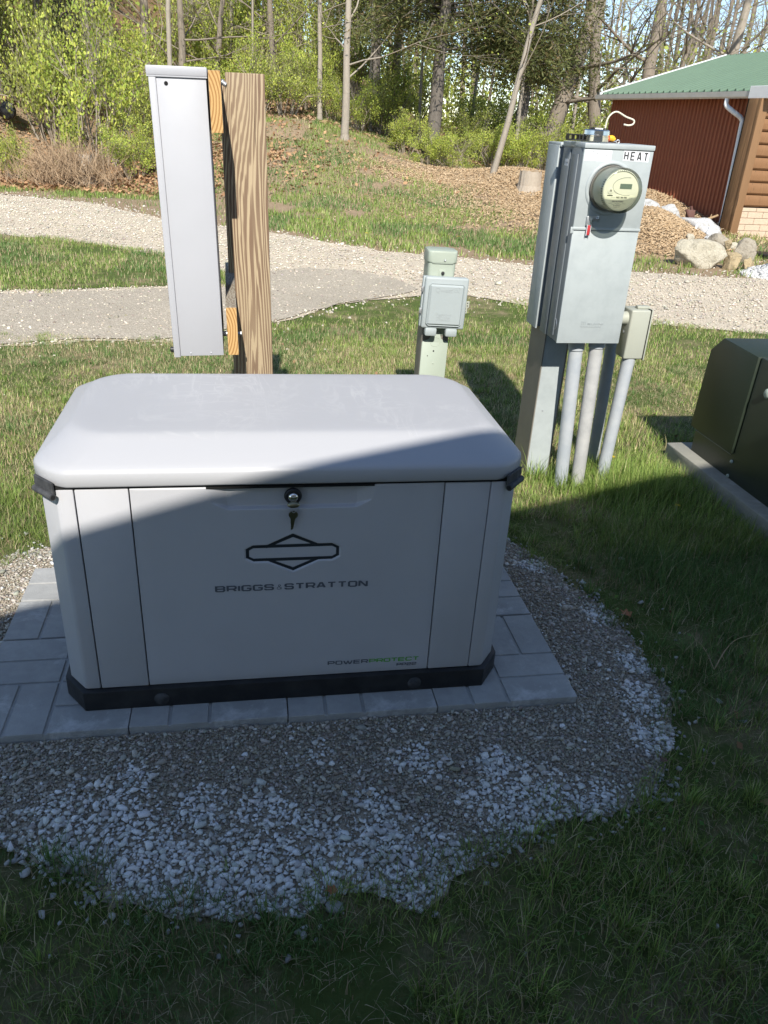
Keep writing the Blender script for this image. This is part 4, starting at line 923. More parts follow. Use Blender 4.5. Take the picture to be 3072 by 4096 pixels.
bm = bmesh.new(); pts = [(-.072, 0), (.072, 0), (.072, .555), (.066, .565), (.048, .570), (.030, .578), (.022, .60), (.020, .618), (-.020, .618), (-.022, .60), (-.030, .578), (-.048, .570), (-.066, .565), (-.072, .555)]
prism(bm, pts, -.072, -.0665, bev=.002, axis='y'); bobj('front_plate', bm, M['pedgreen'], pd, angle=30)
bm = bmesh.new(); tube(bm, [(.027*math.cos(a), -.0722, .562+.025*math.sin(a)) for a in np.linspace(0, 2*math.pi, 30)], .0010, 5); bobj('knockout_ring', bm, M['pedgreen'], pd)
for (qx, qz, qr, qm) in ((-.004, .512, .0048, 'ink'), (-.035, .485, .003, 'ink'), (.0, .445, .006, 'pedgreen')):
    bm = bmesh.new(); lathe(bm, [(qr, 0), (qr*.7, .002)], 12, Matrix.Translation((qx, -.072, qz)) @ RX); bobj('plate_screw', bm, M[qm], pd)
bm = bmesh.new(); lathe(bm, [(.006, 0), (.005, .004), (.002, .006)], 12, Matrix.Translation((.010, -.075, .985)) @ RX); bobj('cap_screw', bm, M['zinc'], pd, smooth=True)
bx('hasp', M['pedgreen'], pd, -.015, .018, -.075, -.070, .905, .938, bev=.001)
bm = bmesh.new(); lathe(bm, [(.008, 0), (.009, .006), (.005, .012)], 14, Matrix.Translation((.004, -.075, .922)) @ RX); bobj('hasp_bolt', bm, M['ink'], pd, smooth=True)
nb = thing('interface_box', 'grey plastic telephone network box on the green pedestal', 'telephone box', frame_loc(QY, QO, (-.062, -.018, .645)), rot=(0, R(1.6), QY))
bx('box_back', M['pedgrey'], nb, -.122, .110, -.012, .014, .004, .262, bev=.006)
bx('box_lid', M['pedgrey'], nb, -.115, .115, -.040, -.0125, .0, .264, bev=.011, seg=3)
bm = bmesh.new(); box(bm, -.094, .094, -.056, -.038, .018, .232, bev=.012, seg=1); lp = bobj('raised_panel', bm, M['pedgrey'], nb, angle=20)
words('embossed_text', 'Qwest', .034, M['emboss'], nb, (-.064, -.0558, .192), ext=.0012)
bm = bmesh.new(); tube(bm, smoothcurve([(.012, -.0562, .200), (.038, -.0562, .216), (.062, -.0562, .219), (.060, -.0562, .202), (.040, -.0562, .196), (.046, -.0562, .210), (.066, -.0562, .192)], 5), .0009, 5); bobj('embossed_swirl', bm, M['emboss'], nb)
for i, tx in enumerate(('TELEPHONE', 'NETWORK', 'INTERFACE')): words('embossed_text', tx, .0145, M['emboss'], nb, (-.006, -.0558, .073-.0135*i), ext=.0011, align='CENTER')
for xx in (-.058, .052):
    bm = bmesh.new(); box(bm, xx-.034, xx+.030, -.044, -.004, -.040, .004, bev=.010, seg=2); bobj('cable_boot', bm, M['pedgrey'], nb, angle=30)
for zz in (.075, .185): bx('hinge', M['zinc'], nb, -.130, -.118, -.030, -.012, zz, zz+.026, bev=.001)
for zz, xe in ((.130, .136), (.100, .128)):
    bm = bmesh.new(); box(bm, .108, xe, -.016, -.012, zz-.018, zz+.016, bev=.0015); lo_ = bobj('lock_tab', bm, M['lbbeige'], nb)
    for q in (-.008, .006):
        bm = bmesh.new(); lathe(bm, [(.0036, 0), (.003, .0008)], 10, Matrix.Translation((xe-.010, -.016, zz+q)) @ RX); bobj('tab_hole', bm, M['ink'], lo_)

# ------------------------------------------------------------------ green transformer on its pad
TY = R(11); TO = Vector((1.653, 3.987, 0))
tp = thing('concrete_pad', 'weathered concrete pad under the green transformer', 'concrete pad', TO, TY)
bm = bmesh.new(); box(bm, -.085, 1.25, -1.55, .105, -.08, .092, bev=.006, seg=2); bmesh.ops.subdivide_edges(bm, edges=bm.edges[:], cuts=6, use_grid_fill=True)
for v in bm.verts: v.co += Vector((mnoise.noise(v.co*9), mnoise.noise(v.co*9+Vector((5,0,0))), mnoise.noise(v.co*9+Vector((0,7,0)))))*.005
bobj('pad_slab', bm, M['padconc'], tp, angle=50)
tr = thing('transformer', 'dark green metal transformer cabinet at the right edge', 'transformer', TO+Vector((0, 0, .092)), TY)
bm = bmesh.new(); prism(bm, [(-.005, 0), (-.005, .13), (-.378, .13), (-.378, .622), (-1.25, .60), (-1.25, 0)], .0, 1.1, bev=.004, axis='x'); bobj('tank', bm, M['tgreen'], tr, angle=30)
bm = bmesh.new(); prism(bm, [(.032, .128), (.018, .550), (-.072, .634), (-.372, .621), (-.362, .123)], -.012, 1.12, bev=.004, axis='x'); hd = bobj('hood', bm, M['tgreen'], tr, angle=30)
bm = bmesh.new(); box(bm, -.0035, -.0005, -.352, -.012, .1165, .1205); bobj('sill_edge', bm, M['metershade'], tr)
for yy_, zz_ in ((-.372, .088), (-.372, .010)):
    bm = bmesh.new(); lathe(bm, [(.010, 0), (.0095, .004), (.006, .008), (0, .009)], 18, Matrix.Translation((-.0005, yy_, zz_)) @ Matrix.Rotation(R(-90), 4, 'Y'), cap=False); bobj('bolt', bm, M['pedgreen'], tr, smooth=True)
bm = bmesh.new(); lathe(bm, [(.022, 0), (.024, .004), (.016, .012)], 20, Matrix.Translation((-.0005, -.492, .482)) @ Matrix.Rotation(R(-90), 4, 'Y')); bobj('latch_boss', bm, M['pedgreen'], tr, smooth=True)
#PART3
# ------------------------------------------------------------------ barn
BY = R(15); BO = Vector((6.0, 14.3, 0))
def corr(name, col, period, rough=.5):
    m = mat(name, col, rough, spec=.4); g = G(m); g.col(g.mix(g.noise(3, 6, .7), tuple(c*.82 for c in col), tuple(c*1.12 for c in col))); return m
M['barnred'] = corr('barn_red_steel', (.32, .105, .055), .07, .45)
M['roofgreen'] = corr('roof_green_steel', (.115, .18, .12), .2, .38)
M['gutter'] = painted('gutter_metal', (.52, .50, .46), .35, 300, .0003, .15)
M['log'] = woodmat('log_siding', (.30, .16, .075), (.19, .095, .045), scale=.6)
M['trimwood'] = woodmat('stained_trim', (.29, .165, .08), (.20, .11, .055), scale=.5)
def brickm():
    m = mat('split_face_block', (.46, .34, .24), .9, spec=.15); g = G(m)
    g.col(g.mix(g.noise(30, 7, .8), (.46, .34, .24), (.70, .55, .41))); g.bump(g.noise(45, 7, .8), .012, 1); return m
M['brick'] = brickm(); M['mortar'] = mat('mortar', (.22, .17, .12), .95)
barn = thing('barn', 'red corrugated steel barn with green metal roof', 'barn', BO, BY)
# ribbed long wall (faces left)
bm = bmesh.new(); y = .42; pr = []
while y < 5.5: pr += [(0, y), (0, y+.045), (-.030, y+.055), (-.030, y+.085), (0, y+.105)]; y += .115
pts = [(a, b) for a, b in pr]; lo = [bm.verts.new((a, b, -.2)) for a, b in pts]; hi = [bm.verts.new((a, b, 2.32)) for a, b in pts]
for i in range(len(pts)-1): bm.faces.new((lo[i], lo[i+1], hi[i+1], hi[i]))
bobj('steel_wall', bm, M['barnred'], barn)
bm = bmesh.new(); box(bm, .02, 5.4, .45, 5.50, -.2, 2.3); bobj('wall_core', bm, M['barnred'], barn)
bm = bmesh.new(); prism(bm, [(.02, 2.3), (2.72, 3.14), (5.4, 2.3)], .50, 5.48, axis='y'); bobj('gable_core', bm, M['barnred'], barn)
# roof with ribs running down the slope
def roofside(name, xe, ze, xr, zr, y0, y1, mm):
    bm = bmesh.new(); y = y0; pr = []
    while y < y1: pr += [(y, 0), (y+.15, 0), (y+.163, .036), (y+.197, .036), (y+.21, 0)]; y += .225
    pr = [(min(a, y1), b) for a, b in pr]
    A = [bm.verts.new((xe, a, ze+b)) for a, b in pr]; B = [bm.verts.new((xr, a, zr+b)) for a, b in pr]
    A2 = [bm.verts.new((xe, a, ze-.03)) for a, b in pr]; B2 = [bm.verts.new((xr, a, zr-.03)) for a, b in pr]
    for i in range(len(pr)-1):
        if pr[i+1][0] <= pr[i][0]+1e-6: continue
        bm.faces.new((A[i], A[i+1], B[i+1], B[i])); bm.faces.new((A2[i], A2[i+1], B2[i+1], B2[i])); bm.faces.new((A[i], A[i+1], A2[i+1], A2[i]))
    return bobj(name, bm, mm, barn)
roofside('roof', -.24, 2.34, 2.72, 3.27, -.15, 5.75, M['roofgreen'])
roofside('roof', 5.68, 2.34, 2.73, 3.27, -.15, 5.75, M['roofgreen'])
bm = bmesh.new(); prism(bm, [(-.25, 2.28), (-.25, 2.385), (2.72, 3.315), (2.72, 3.21)], 5.755, 5.81, axis='y'); bobj('rake_trim', bm, M['white'], barn)
bm = bmesh.new(); prism(bm, [(-.25, 2.28), (-.25, 2.385), (2.72, 3.315), (2.72, 3.21)], -.22, -.155, axis='y'); bobj('rake_trim', bm, M['white'], barn)
bm = bmesh.new(); prism(bm, [(-.345, 2.33), (-.345, 2.25), (-.325, 2.225), (-.26, 2.225), (-.245, 2.25), (-.245, 2.33), (-.25, 2.33), (-.25, 2.25), (-.262, 2.235), (-.32, 2.235), (-.337, 2.252), (-.337, 2.33)], .40, 5.80, axis='y'); bobj('gutter', bm, M['gutter'], barn)
y = .6
bm = bmesh.new(); prism(bm, [(-.36, 2.22), (-.36, 2.40), (-.23, 2.40), (-.23, 2.22)], -.24, .38, bev=.006, axis='y'); bobj('eave_fascia', bm, M['white'], barn)
bm = bmesh.new()
pth = smoothcurve([(-.295, 1.02, 2.23), (-.295, 1.0, 2.12), (-.20, .88, 2.02), (-.075, .80, 1.92), (-.07, .78, 1.75), (-.07, .74, 1.0), (-.07, .70, .08), (-.10, .66, -.02), (-.18, .62, -.05)], 4)
tube(bm, pth, .040, 10); bobj('downspout', bm, M['white'], barn, angle=50)
# stone and log faced front wing
wg = bmesh.new(); box(wg, -.30, 5.6, .06, .44, -.3, 2.34); bobj('front_wing_core', wg, M['blackgap'], barn)
bm = bmesh.new()
def courses(bm, x0, x1, z0, z1, h, L, y):
    z = z0; r = 0
    while z < z1-.01:
        x = x0-(.5*L if r % 2 else 0)
        while x < x1:
            a, b = max(x, x0), min(x+L, x1)
            if b-a > .03: box(bm, a+.004, b-.004, y, y+.04, z+.004, min(z+h, z1)-.004, bev=.004)
            x += L
        z += h; r += 1
courses(bm, -.235, 2.2, -.30, .585, .1025, .30, .022); bk = bobj('block_base', bm, M['brick'], barn)
bx('block_mortar', M['mortar'], bk, -.235, 2.2, .030, .059, -.3, .585, bev=0)
for i in range(9):
    z = .60+i*.192
    bm = bmesh.new(); prism(bm, [(.055, z), (.030, z+.004), (.006, z+.03), (.0, z+.09), (.004, z+.15), (.020, z+.178), (.055, z+.186)], -.235, 2.2, axis='x')
    bobj('log_board', bm, M['log'], barn, angle=35)
bx('corner_trim', M['trimwood'], barn, -.385, -.240, -.02, .058, -.30, 2.22, bev=.004)
bx('corner_return', M['trimwood'], barn, -.384, -.30, .0585, .30, -.30, 2.22, bev=.004)
for i, (a, b) in enumerate((((-.30, .35, .42), (-.18, .02, -.03)), ((-.24, .33, .45), (-.12, .0, -.01)))):
    t_ = thing('metal_pipe', ['grey pipe leaning on the barn corner, left of the two', 'grey pipe leaning on the barn corner, right of the two'][i], 'pipe', BO, BY, 'pipes leaning at the barn corner')
    bm = bmesh.new(); tube(bm, [a, b], .014, 8); bobj('pipe_body', bm, M['gutter'], t_, angle=40)

# ------------------------------------------------------------------ boulders and clutter by the barn
def rockmat(name, c1, c2, c3):
    m = mat(name, c1, .92, spec=.15); g = G(m)
    c = g.mix(g.noise(5, 9, .72, dist=.4), c1, c2); c = g.mix(g.ramp(g.noise(13, 8, .75), [(.52, (0,0,0)), (.66, (1,1,1))]), c, c3)
    g.col(c); a = g.bump(g.noise(7, 10, .75), .06, 1); g.bump(g.noise(30, 6, .8), .012, 1, a); return m
M['rocktan'] = rockmat('tan_limestone', (.48, .43, .32), (.66, .60, .48), (.34, .30, .22))
M['rockwhite'] = rockmat('white_limestone', (.50, .49, .47), (.68, .67, .65), (.36, .33, .28))
M['rockbrown'] = rockmat('brown_fieldstone', (.36, .31, .24), (.52, .46, .36), (.22, .18, .13))
M['rockyellow'] = rockmat('yellow_fieldstone', (.42, .31, .16), (.60, .49, .32), (.20, .15, .09))
def boulder(lb, x, y, z, sx, sy, sz, rz, m, seed, ry=0, cuts=5):
    bm = bmesh.new(); bmesh.ops.create_icosphere(bm, subdivisions=4, radius=1)
    rnd = random.Random(seed); pl = []
    for k in range(cuts*3):
        n = Vector((rnd.gauss(0, 1), rnd.gauss(0, 1), rnd.gauss(0, .7))).normalized(); pl.append((n, rnd.uniform(.52, .84)))
    for v in bm.verts:
        for n, d in pl:
            t = v.co.dot(n)
            if t > d: v.co -= n*(t-d)*.93
        o = Vector((seed*3.1, seed, 0)); v.co *= 1+.10*mnoise.noise(v.co*1.7+o)+.045*mnoise.noise(v.co*5+o)+.018*mnoise.noise(v.co*14+o)
        v.co = Vector((v.co.x*sx, v.co.y*sy, v.co.z*sz))
    t_ = bobj('boulder', bm, m, None, smooth=True); t_.location = (x, y, z); t_.rotation_euler = (0, ry, rz)
    tag(t_, lb, 'boulder', 'boulders heaped beside the barn'); return t_
boulder('largest tan boulder lying in front of the barn corner', 4.16, 11.35, .16, .43, .30, .22, R(-8), M['rocktan'], 3, R(6))
boulder('upright cracked yellow boulder right of the largest tan one', 4.60, 11.25, .09, .13, .16, .19, R(15), M['rockyellow'], 5, R(12))
boulder('slanting yellow slab right of the cracked yellow boulder', 4.80, 11.15, .05, .10, .14, .22, R(-10), M['rockyellow'], 9, R(-32))
boulder('round dark brown boulder behind the yellow slabs', 5.02, 11.95, .16, .22, .20, .19, R(20), M['rockbrown'], 11)
boulder('brown boulder behind the largest tan boulder', 4.66, 12.1, .24, .20, .18, .13, R(5), M['rockbrown'], 13)
boulder('small orange stone wedged behind the largest tan boulder', 4.69, 11.75, .27, .07, .07, .07, 0, M['rockyellow'], 15)
boulder('square white boulder topping the chip pile beside the meter box', 4.12, 14.1, .44, .24, .2, .20, R(10), M['rockwhite'], 17)
boulder('pointed white boulder in the middle of the chip pile crest', 4.48, 14.0, .38, .26, .22, .22, R(30), M['rockwhite'], 19)
boulder('long banded white boulder leaning behind the chip pile', 4.90, 13.7, .25, .42, .28, .27, R(-30), M['rockwhite'], 21, R(25))
boulder('small white stone between the bottles and tan boulder', 4.70, 12.5, .24, .12, .1, .08, R(0), M['rockwhite'], 23)
rb = random.Random(5)
RPOS = ['top of the chip heap', 'left end of the white rocks', 'gap below the pointed boulder', 'foot of the banded boulder', 'space left of the bottles', 'space under the bottles', 'space right of the bottles', 'right end of the rock pile', 'chip slope in front of the square boulder', 'space above the largest tan boulder']
for i, (a, b, c) in enumerate(((4.30, 13.9, .40), (3.98, 13.7, .42), (4.52, 13.5, .30), (4.74, 13.2, .20), (4.86, 13.0, .16), (4.98, 12.9, .12), (5.14, 12.8, .12), (5.30, 12.6, .08), (4.20, 13.2, .36), (4.42, 12.6, .22))):
    boulder('small pale angular rock at the '+RPOS[i], a, b, c, rb.uniform(.08, .15), rb.uniform(.07, .12), rb.uniform(.06, .11), rb.uniform(0, 3), M['rockwhite'] if i % 3 else M['rocktan'], 30+i, rb.uniform(-.4, .4), cuts=7)
# debris
M['rustbrown'] = painted('dark_red_paint', (.13, .06, .045), .6, 60, .001, .2); M['oldwood'] = woodmat('old_stick', (.48, .33, .18), (.30, .19, .10))
db = thing('scrap_frame', 'dark brown scrap frame leaning behind the white boulders', 'scrap frame', (4.95, 14.25, .1), R(10))
bm = bmesh.new(); tube(bm, [(-.12, 0, .40), (.12, 0, .02)], .025, 8); tube(bm, [(-.02, .05, .45), (.18, .05, .02)], .025, 8); bobj('frame_rails', bm, M['rustbrown'], db)
bx('frame_plate', M['rustbrown'], db, -.10, .06, .02, .04, .15, .40, bev=.004)
st = thing('wooden_stick', 'pale broken stick poking up beside the scrap frame', 'stick', (5.1, 13.9, .28), 0)
bm = bmesh.new(); tube(bm, [(-.14, 0, .03), (0, 0, .12), (.16, 0, .19)], [.022, .020, .018], 8); tube(bm, [(.02, 0, .05), (.05, 0, .20)], .008, 6); bobj('stick_body', bm, M['oldwood'], st)
M['bottleblue'] = mat('bottle_liquid', (.03, .07, .13), .2); M['bottlewhite'] = mat('bottle_white', (.72, .75, .78), .3)
for i, (bx_, by_, lb) in enumerate(((4.93, 13.25, 'white capped plastic bottle with dark blue liquid, nearer the barn corner'), (4.78, 13.45, 'white capped plastic bottle half hidden behind the banded boulder'))):
    bt = thing('plastic_bottle', lb, 'bottle', (bx_, by_, .13), 0, 'plastic bottles by the boulders')
    bm = bmesh.new(); lathe(bm, [(.045, 0), (.048, .01), (.048, .09)], 16); bobj('bottle_liquid', bm, M['bottleblue'], bt, smooth=True)
    bm = bmesh.new(); lathe(bm, [(.0485, .088), (.048, .13), (.020, .175), (.018, .185)], 16); bobj('bottle_shoulder', bm, M['bottlewhite'], bt, smooth=True)
    bm = bmesh.new(); lathe(bm, [(.022, .184), (.022, .21)], 16); bobj('bottle_cap', bm, M['bottlewhite'], bt)
bm = bmesh.new(); lathe(bm, [(.12, 0), (.14, .05), (.15, .055), (.15, .075), (.0, .08)], 24); o = bobj('feed_pan', bm, M['black'], None, angle=40); o.location = (5.55, 12.5, .02); tag(o, 'black rubber pan lying against the block wall', 'pan')
# white crushed stone pile at the right edge
n = 5200; a = RNG.uniform(0, 2*math.pi, n); r_ = np.sqrt(RNG.uniform(0, 1, n)); px = 5.35+r_*np.cos(a)*.75; py = 10.85+r_*np.sin(a)*.5
hz_ = .19*(1-r_**1.6)
stones('stone_pile', np.stack([px, py, hz_], -1), RNG.lognormal(math.log(.026), .3, n), np.array([.70, .69, .67])*RNG.uniform(.8, 1.12, (n, 1)), M['stone'], label='low pile of white stone at the right edge')

# ------------------------------------------------------------------ wood chips
def heap1(x, y): return .42*np.exp(-((x-2.9)/1.5)**2-((y-19.6)/1.3)**2)+.40*np.exp(-((x-4.6)/1.3)**2-((y-17.2)/1.6)**2)+.20*np.exp(-((x-3.7)/1.5)**2-((y-15.4)/1.4)**2)
def heap2(x, y): return .50*np.exp(-((x-4.0)/.8)**2-((y-13.5)/.9)**2)+.18*np.exp(-((x-3.55)/.6)**2-((y-12.6)/.6)**2)
def chips(name, n, cx, cy, rx, ry, hf, lb, L=.07, strip=None):
    x = RNG.normal(cx, rx, n); y = RNG.normal(cy, ry, n); h = hf(x, y)
    if strip is not None: k = strip(x, y); x, y, h = x[k], y[k], h[k]
    n = len(x); l = RNG.uniform(.4, 1.2, n)*L; w_ = l*RNG.uniform(.15, .35, n); az = RNG.uniform(0, math.pi*2, n); tl = RNG.normal(0, .45, n)
    dx = np.stack([np.cos(az)*np.cos(tl), np.sin(az)*np.cos(tl), np.sin(tl)], -1)*l[:, None]/2; dy = np.stack([-np.sin(az), np.cos(az), RNG.normal(0, .3, n)], -1)*w_[:, None]/2
    c = np.stack([x, y, zt(x, y)+h+RNG.uniform(.0, .03, n)], -1); up_ = np.array([0, 0, .006])
    V = np.stack([c-dx-dy, c+dx-dy, c+dx+dy, c-dx+dy, c-dx-dy+up_, c+dx-dy+up_, c+dx+dy+up_, c-dx+dy+up_], 1).reshape(-1, 3)
    T = np.array([[4,5,6,7],[0,1,5,4],[1,2,6,5],[2,3,7,6],[3,0,4,7]]); Q = (T[None]+(np.arange(n)*8)[:, None, None]).reshape(-1, 4)
    t = RNG.uniform(0, 1, (n, 1)); cc = np.array([.62, .47, .30])*t+np.array([.40, .27, .15])*(1-t); C = np.ones((n, 8, 4)); C[..., :3] = cc[:, None]
    o = fast(name, V, Q, M['chip'], col=C.reshape(-1, 4)); tag(o, lb, kind='stuff')
def chipbase():
    m = mat('chip_bed', (.4, .28, .17), .95, spec=.1); g = G(m)
    c = g.mix(g.ramp(g.noise(1, 5, .8, g.map((22, 60, 40), (0, 0, .7))), [(.4, (0,0,0)), (.6, (1,1,1))]), (.26, .175, .10), (.56, .42, .27)); g.col(c); g.bump(g.noise(30, 6, .8), .03, 1); return m
M['chipbase'] = chipbase()
def heapsheet(name, x0, x1, y0, y1, hf, lb):
    o = grid_sheet(name, np.linspace(x0, x1, 70), np.linspace(y0, y1, 60), lambda X, Y: zt(X, Y)+hf(X, Y)*(1+.35*(vnoise(X, Y, 2.5, 4)-.5))-.035, M['chipbase']); tag(o, lb, kind='stuff')
heapsheet('wood_chip_mound', -.5, 8, 13.5, 24, heap1, 'long mound of pale wood chips beyond the driveway')
heapsheet('wood_chip_pile', 2.4, 6, 11.6, 15.4, heap2, 'small heap of wood chips between the meter box and the barn')
chips('wood_chips', 30000, 3.7, 17.8, 1.7, 2.3, heap1, 'pale wood chips scattered over the mound', strip=lambda x, y: (y > 13.4))
chips('wood_chips', 9000, 4.0, 13.2, .6, .75, heap2, 'pale wood chips on the small heap by the barn', L=.06, strip=lambda x, y: y > 11.9)
chips('wood_chips', 6000, 1.2, 18.6, 1.2, .5, lambda x, y: 0*x, 'strip of wood chips across the grassy bank')
# loose litter and leaves on the bank (left)
n = 26000; x = RNG.normal(-8.2, 2.6, n); y = RNG.normal(18.6, 1.7, n); k = (y > 15.9); x, y = x[k], y[k]; n = len(x)
def leafquads(P, s, cols, name, m, parent=None, flat=0., lb=None):
    n = len(P); nrm = RNG.normal(0, 1, (n, 3)); nrm[:, 2] += flat; nrm /= np.linalg.norm(nrm, axis=1)[:, None]
    a = np.cross(nrm, RNG.normal(0, 1, (n, 3))); a /= np.linalg.norm(a, axis=1)[:, None]; b = np.cross(nrm, a)
    s = np.broadcast_to(s, (n,))[:, None]
    V = np.stack([P-a*s*.5, P+b*s*.32, P+a*s*.5, P-b*s*.32], 1).reshape(-1, 3); Q = np.arange(n*4).reshape(-1, 4)
    C = np.ones((n, 4, 4)); C[..., :3] = cols[:, None]
    o = fast(name, V, Q, m, parent, col=C.reshape(-1, 4))
    if lb: tag(o, lb, kind='stuff')
    return o
t = RNG.uniform(0, 1, (n, 1))
leafquads(np.stack([x, y, zt(x, y)+RNG.uniform(.005, .08, n)], -1), RNG.uniform(.06, .13, n), np.array([.50, .30, .16])*t+np.array([.26, .15, .085])*(1-t), 'leaf_litter', M['chip'], None, 2.0, 'dry brown leaves under the bushes on the bank')
n = 12000; x = RNG.uniform(-9, 7, n); y = RNG.uniform(23, 28, n); t = RNG.uniform(0, 1, (n, 1))
leafquads(np.stack([x, y, zt(x, y)+RNG.uniform(.005, .06, n)], -1), RNG.uniform(.08, .16, n), np.array([.46, .30, .18])*t+np.array([.24, .15, .09])*(1-t), 'forest_litter', M['chip'], None, 2.0, 'brown leaf litter on the floor of the wood')

# ------------------------------------------------------------------ trees
def barkmat(name, c1, c2):
    m = mat(name, c1, .92, spec=.1); g = G(m)
    c = g.mix(g.noise(1, 6, .75, g.map((22, 22, 4))), c1, c2); g.col(c); g.bump(g.noise(1, 5, .8, g.map((30, 30, 5))), .02, 1); return m
M['bark'] = barkmat('grey_bark', (.16, .125, .095), (.36, .31, .25)); M['barkpale'] = barkmat('pale_bark', (.25, .21, .165), (.45, .40, .33))
M['barkdark'] = barkmat('cedar_bark', (.10, .085, .07), (.24, .21, .18)); M['twig'] = mat('twig_bark', (.33, .28, .22), .9, spec=.1); M['twigpale'] = mat('dry_twig', (.42, .30, .19), .9, spec=.1)
def segmesh(name, segs, m, parent=None, n=5):
    if not len(segs): return None
    S_ = np.array(segs, float); a, b, ra, rb = S_[:, 0:3], S_[:, 3:6], S_[:, 6], S_[:, 7]; d = b-a; d /= np.linalg.norm(d, axis=1)[:, None]+1e-9
    ref = np.where(np.abs(d[:, 2:3]) < .9, np.array([[0, 0, 1.]]), np.array([[1., 0, 0]])); u = np.cross(d, ref); u /= np.linalg.norm(u, axis=1)[:, None]; v = np.cross(d, u)
    V = []; 
    for P, r_ in ((a, ra), (b, rb)):
        for k in range(n):
            t = 2*math.pi*k/n; V.append(P+(u*math.cos(t)+v*math.sin(t))*r_[:, None])
    V = np.stack(V, 1).reshape(-1, 3); T = np.array([[k, (k+1) % n, n+(k+1) % n, n+k] for k in range(n)])
    Q = (T[None]+(np.arange(len(S_))*2*n)[:, None, None]).reshape(-1, 4); return fast(name, V, Q, m, parent, smooth=True)
def grow(rnd, p, d, L, r, depth, out, tips, wob=.22, split=(2, 3), ratio=.68, spread=.75, up=.10, nseg=4, lvl=0):
    step = L/nseg; pts = [p.copy()]
    for i in range(nseg):
        d = (d+Vector((rnd.gauss(0, wob), rnd.gauss(0, wob), rnd.gauss(0, wob*.6)+up))*.5).normalized()
        q = p+d*step; r2 = r*(1-.32/nseg*1.6)
        out.append((lvl, *p, *q, r, r2)); p = q; r = r2; pts.append(p.copy())
        if depth > 0 and i >= 1 and rnd.random() < .55:
            ax_ = Vector((rnd.gauss(0, 1), rnd.gauss(0, 1), rnd.gauss(0, .3))).normalized(); dd = (d*(1-spread*.5)+ax_*spread).normalized()
            grow(rnd, p, dd, L*ratio*rnd.uniform(.6, 1), r*.55, depth-1, out, tips, wob, split, ratio, spread, up, nseg, lvl+1)
    if depth == 0: tips.extend(pts[1:]); return
    for k in range(rnd.randint(*split)):
        ax_ = Vector((rnd.gauss(0, 1), rnd.gauss(0, 1), rnd.gauss(0, .3))).normalized(); dd = (d*(1-spread*.4)+ax_*spread*.7).normalized()
        grow(rnd, p, dd, L*ratio*rnd.uniform(.75, 1.1), r*.72, depth-1, out, tips, wob, split, ratio, spread, up, nseg, lvl+1)
def leafcols(n, kind):
    t = RNG.uniform(0, 1, (n, 1))
    A = {'spring': ([.66, .68, .14], [.30, .42, .07]), 'olive': ([.36, .38, .12], [.20, .21, .08]), 'cedar': ([.24, .25, .085], [.09, .115, .04]), 'cedarold': ([.25, .18, .08], [.10, .10, .04])}[kind]
    return np.array(A[0])*t+np.array(A[1])*(1-t)
def tree_proto(seed, H=9, r=.10, lean=(0, 0), depth=4, leaves=1200, kind='spring', bark='bark', first=.45, spread=.75, ls=.06, side=None):
    rnd = random.Random(seed); out = []; tips = []
    p = Vector((0, 0, -.15)); d = Vector((lean[0], lean[1], 1)).normalized(); n = 9; st = H*first/n; rr_ = r*1.25
    out.append((0, 0, 0, -.3, 0, 0, .12, r*1.9, r*1.25))
    for i in range(n):
        d = (d+Vector((rnd.gauss(0, .03), rnd.gauss(0, .03), 0))).normalized(); q = p+d*st; r2 = rr_*(.965)
        out.append((0, *p, *q, rr_, r2)); p = q; rr_ = r2
        if i > 3 and rnd.random() < .6: 
            ax_ = Vector((rnd.gauss(0, 1), rnd.gauss(0, 1), .3)).normalized(); grow(rnd, p, ax_, H*.17, r*.26, max(depth-2, 1), out, tips, .25, (2, 3), .7, .7, .08, 4, 2)
    grow(rnd, p, d, H*.22, rr_, depth, out, tips, .16, (2, 3), .74, spread, .10, 4, 0)
    return out, tips
PROTO = {}
def make_tree(name, lb, cat, key, loc, rz, sc, group, **kw):
    root = thing(name, lb, cat, loc, rz, group); root.scale = (sc, sc, sc)
    if key not in PROTO:
        kind = kw.pop('kind', 'spring'); bark = kw.pop('bark', 'bark'); nl = kw.pop('leaves', 1500); ls = kw.pop('ls', .06)
        out, tips = tree_proto(key, **kw)
        big = [s[1:] for s in out if s[7] > .018]; small = [s[1:] for s in out if s[7] <= .018]
        parts = [segmesh('trunk', big, M[bark], root, 8), segmesh('twigs', small, M['twig'], root, 3)]
        if nl and tips:
            T = np.array([tuple(t) for t in tips]); idx = RNG.integers(0, len(T), nl); P = T[idx]+RNG.normal(0, .13, (nl, 3))
            parts.append(leafquads(P, RNG.uniform(.6, 1.3, nl)*ls, leafcols(nl, kind), 'leaves', M['leaf'], root))
        PROTO[key] = parts
    else:
        for q in PROTO[key]:
            if q is None: continue
            c = q.copy(); COL.objects.link(c); c.parent = root
    return root
def gp(px, Y): p = at(px, 300, Y); return (p.x, Y, ztf(p.x, Y))
TG = 'spring trees at the edge of the wood'
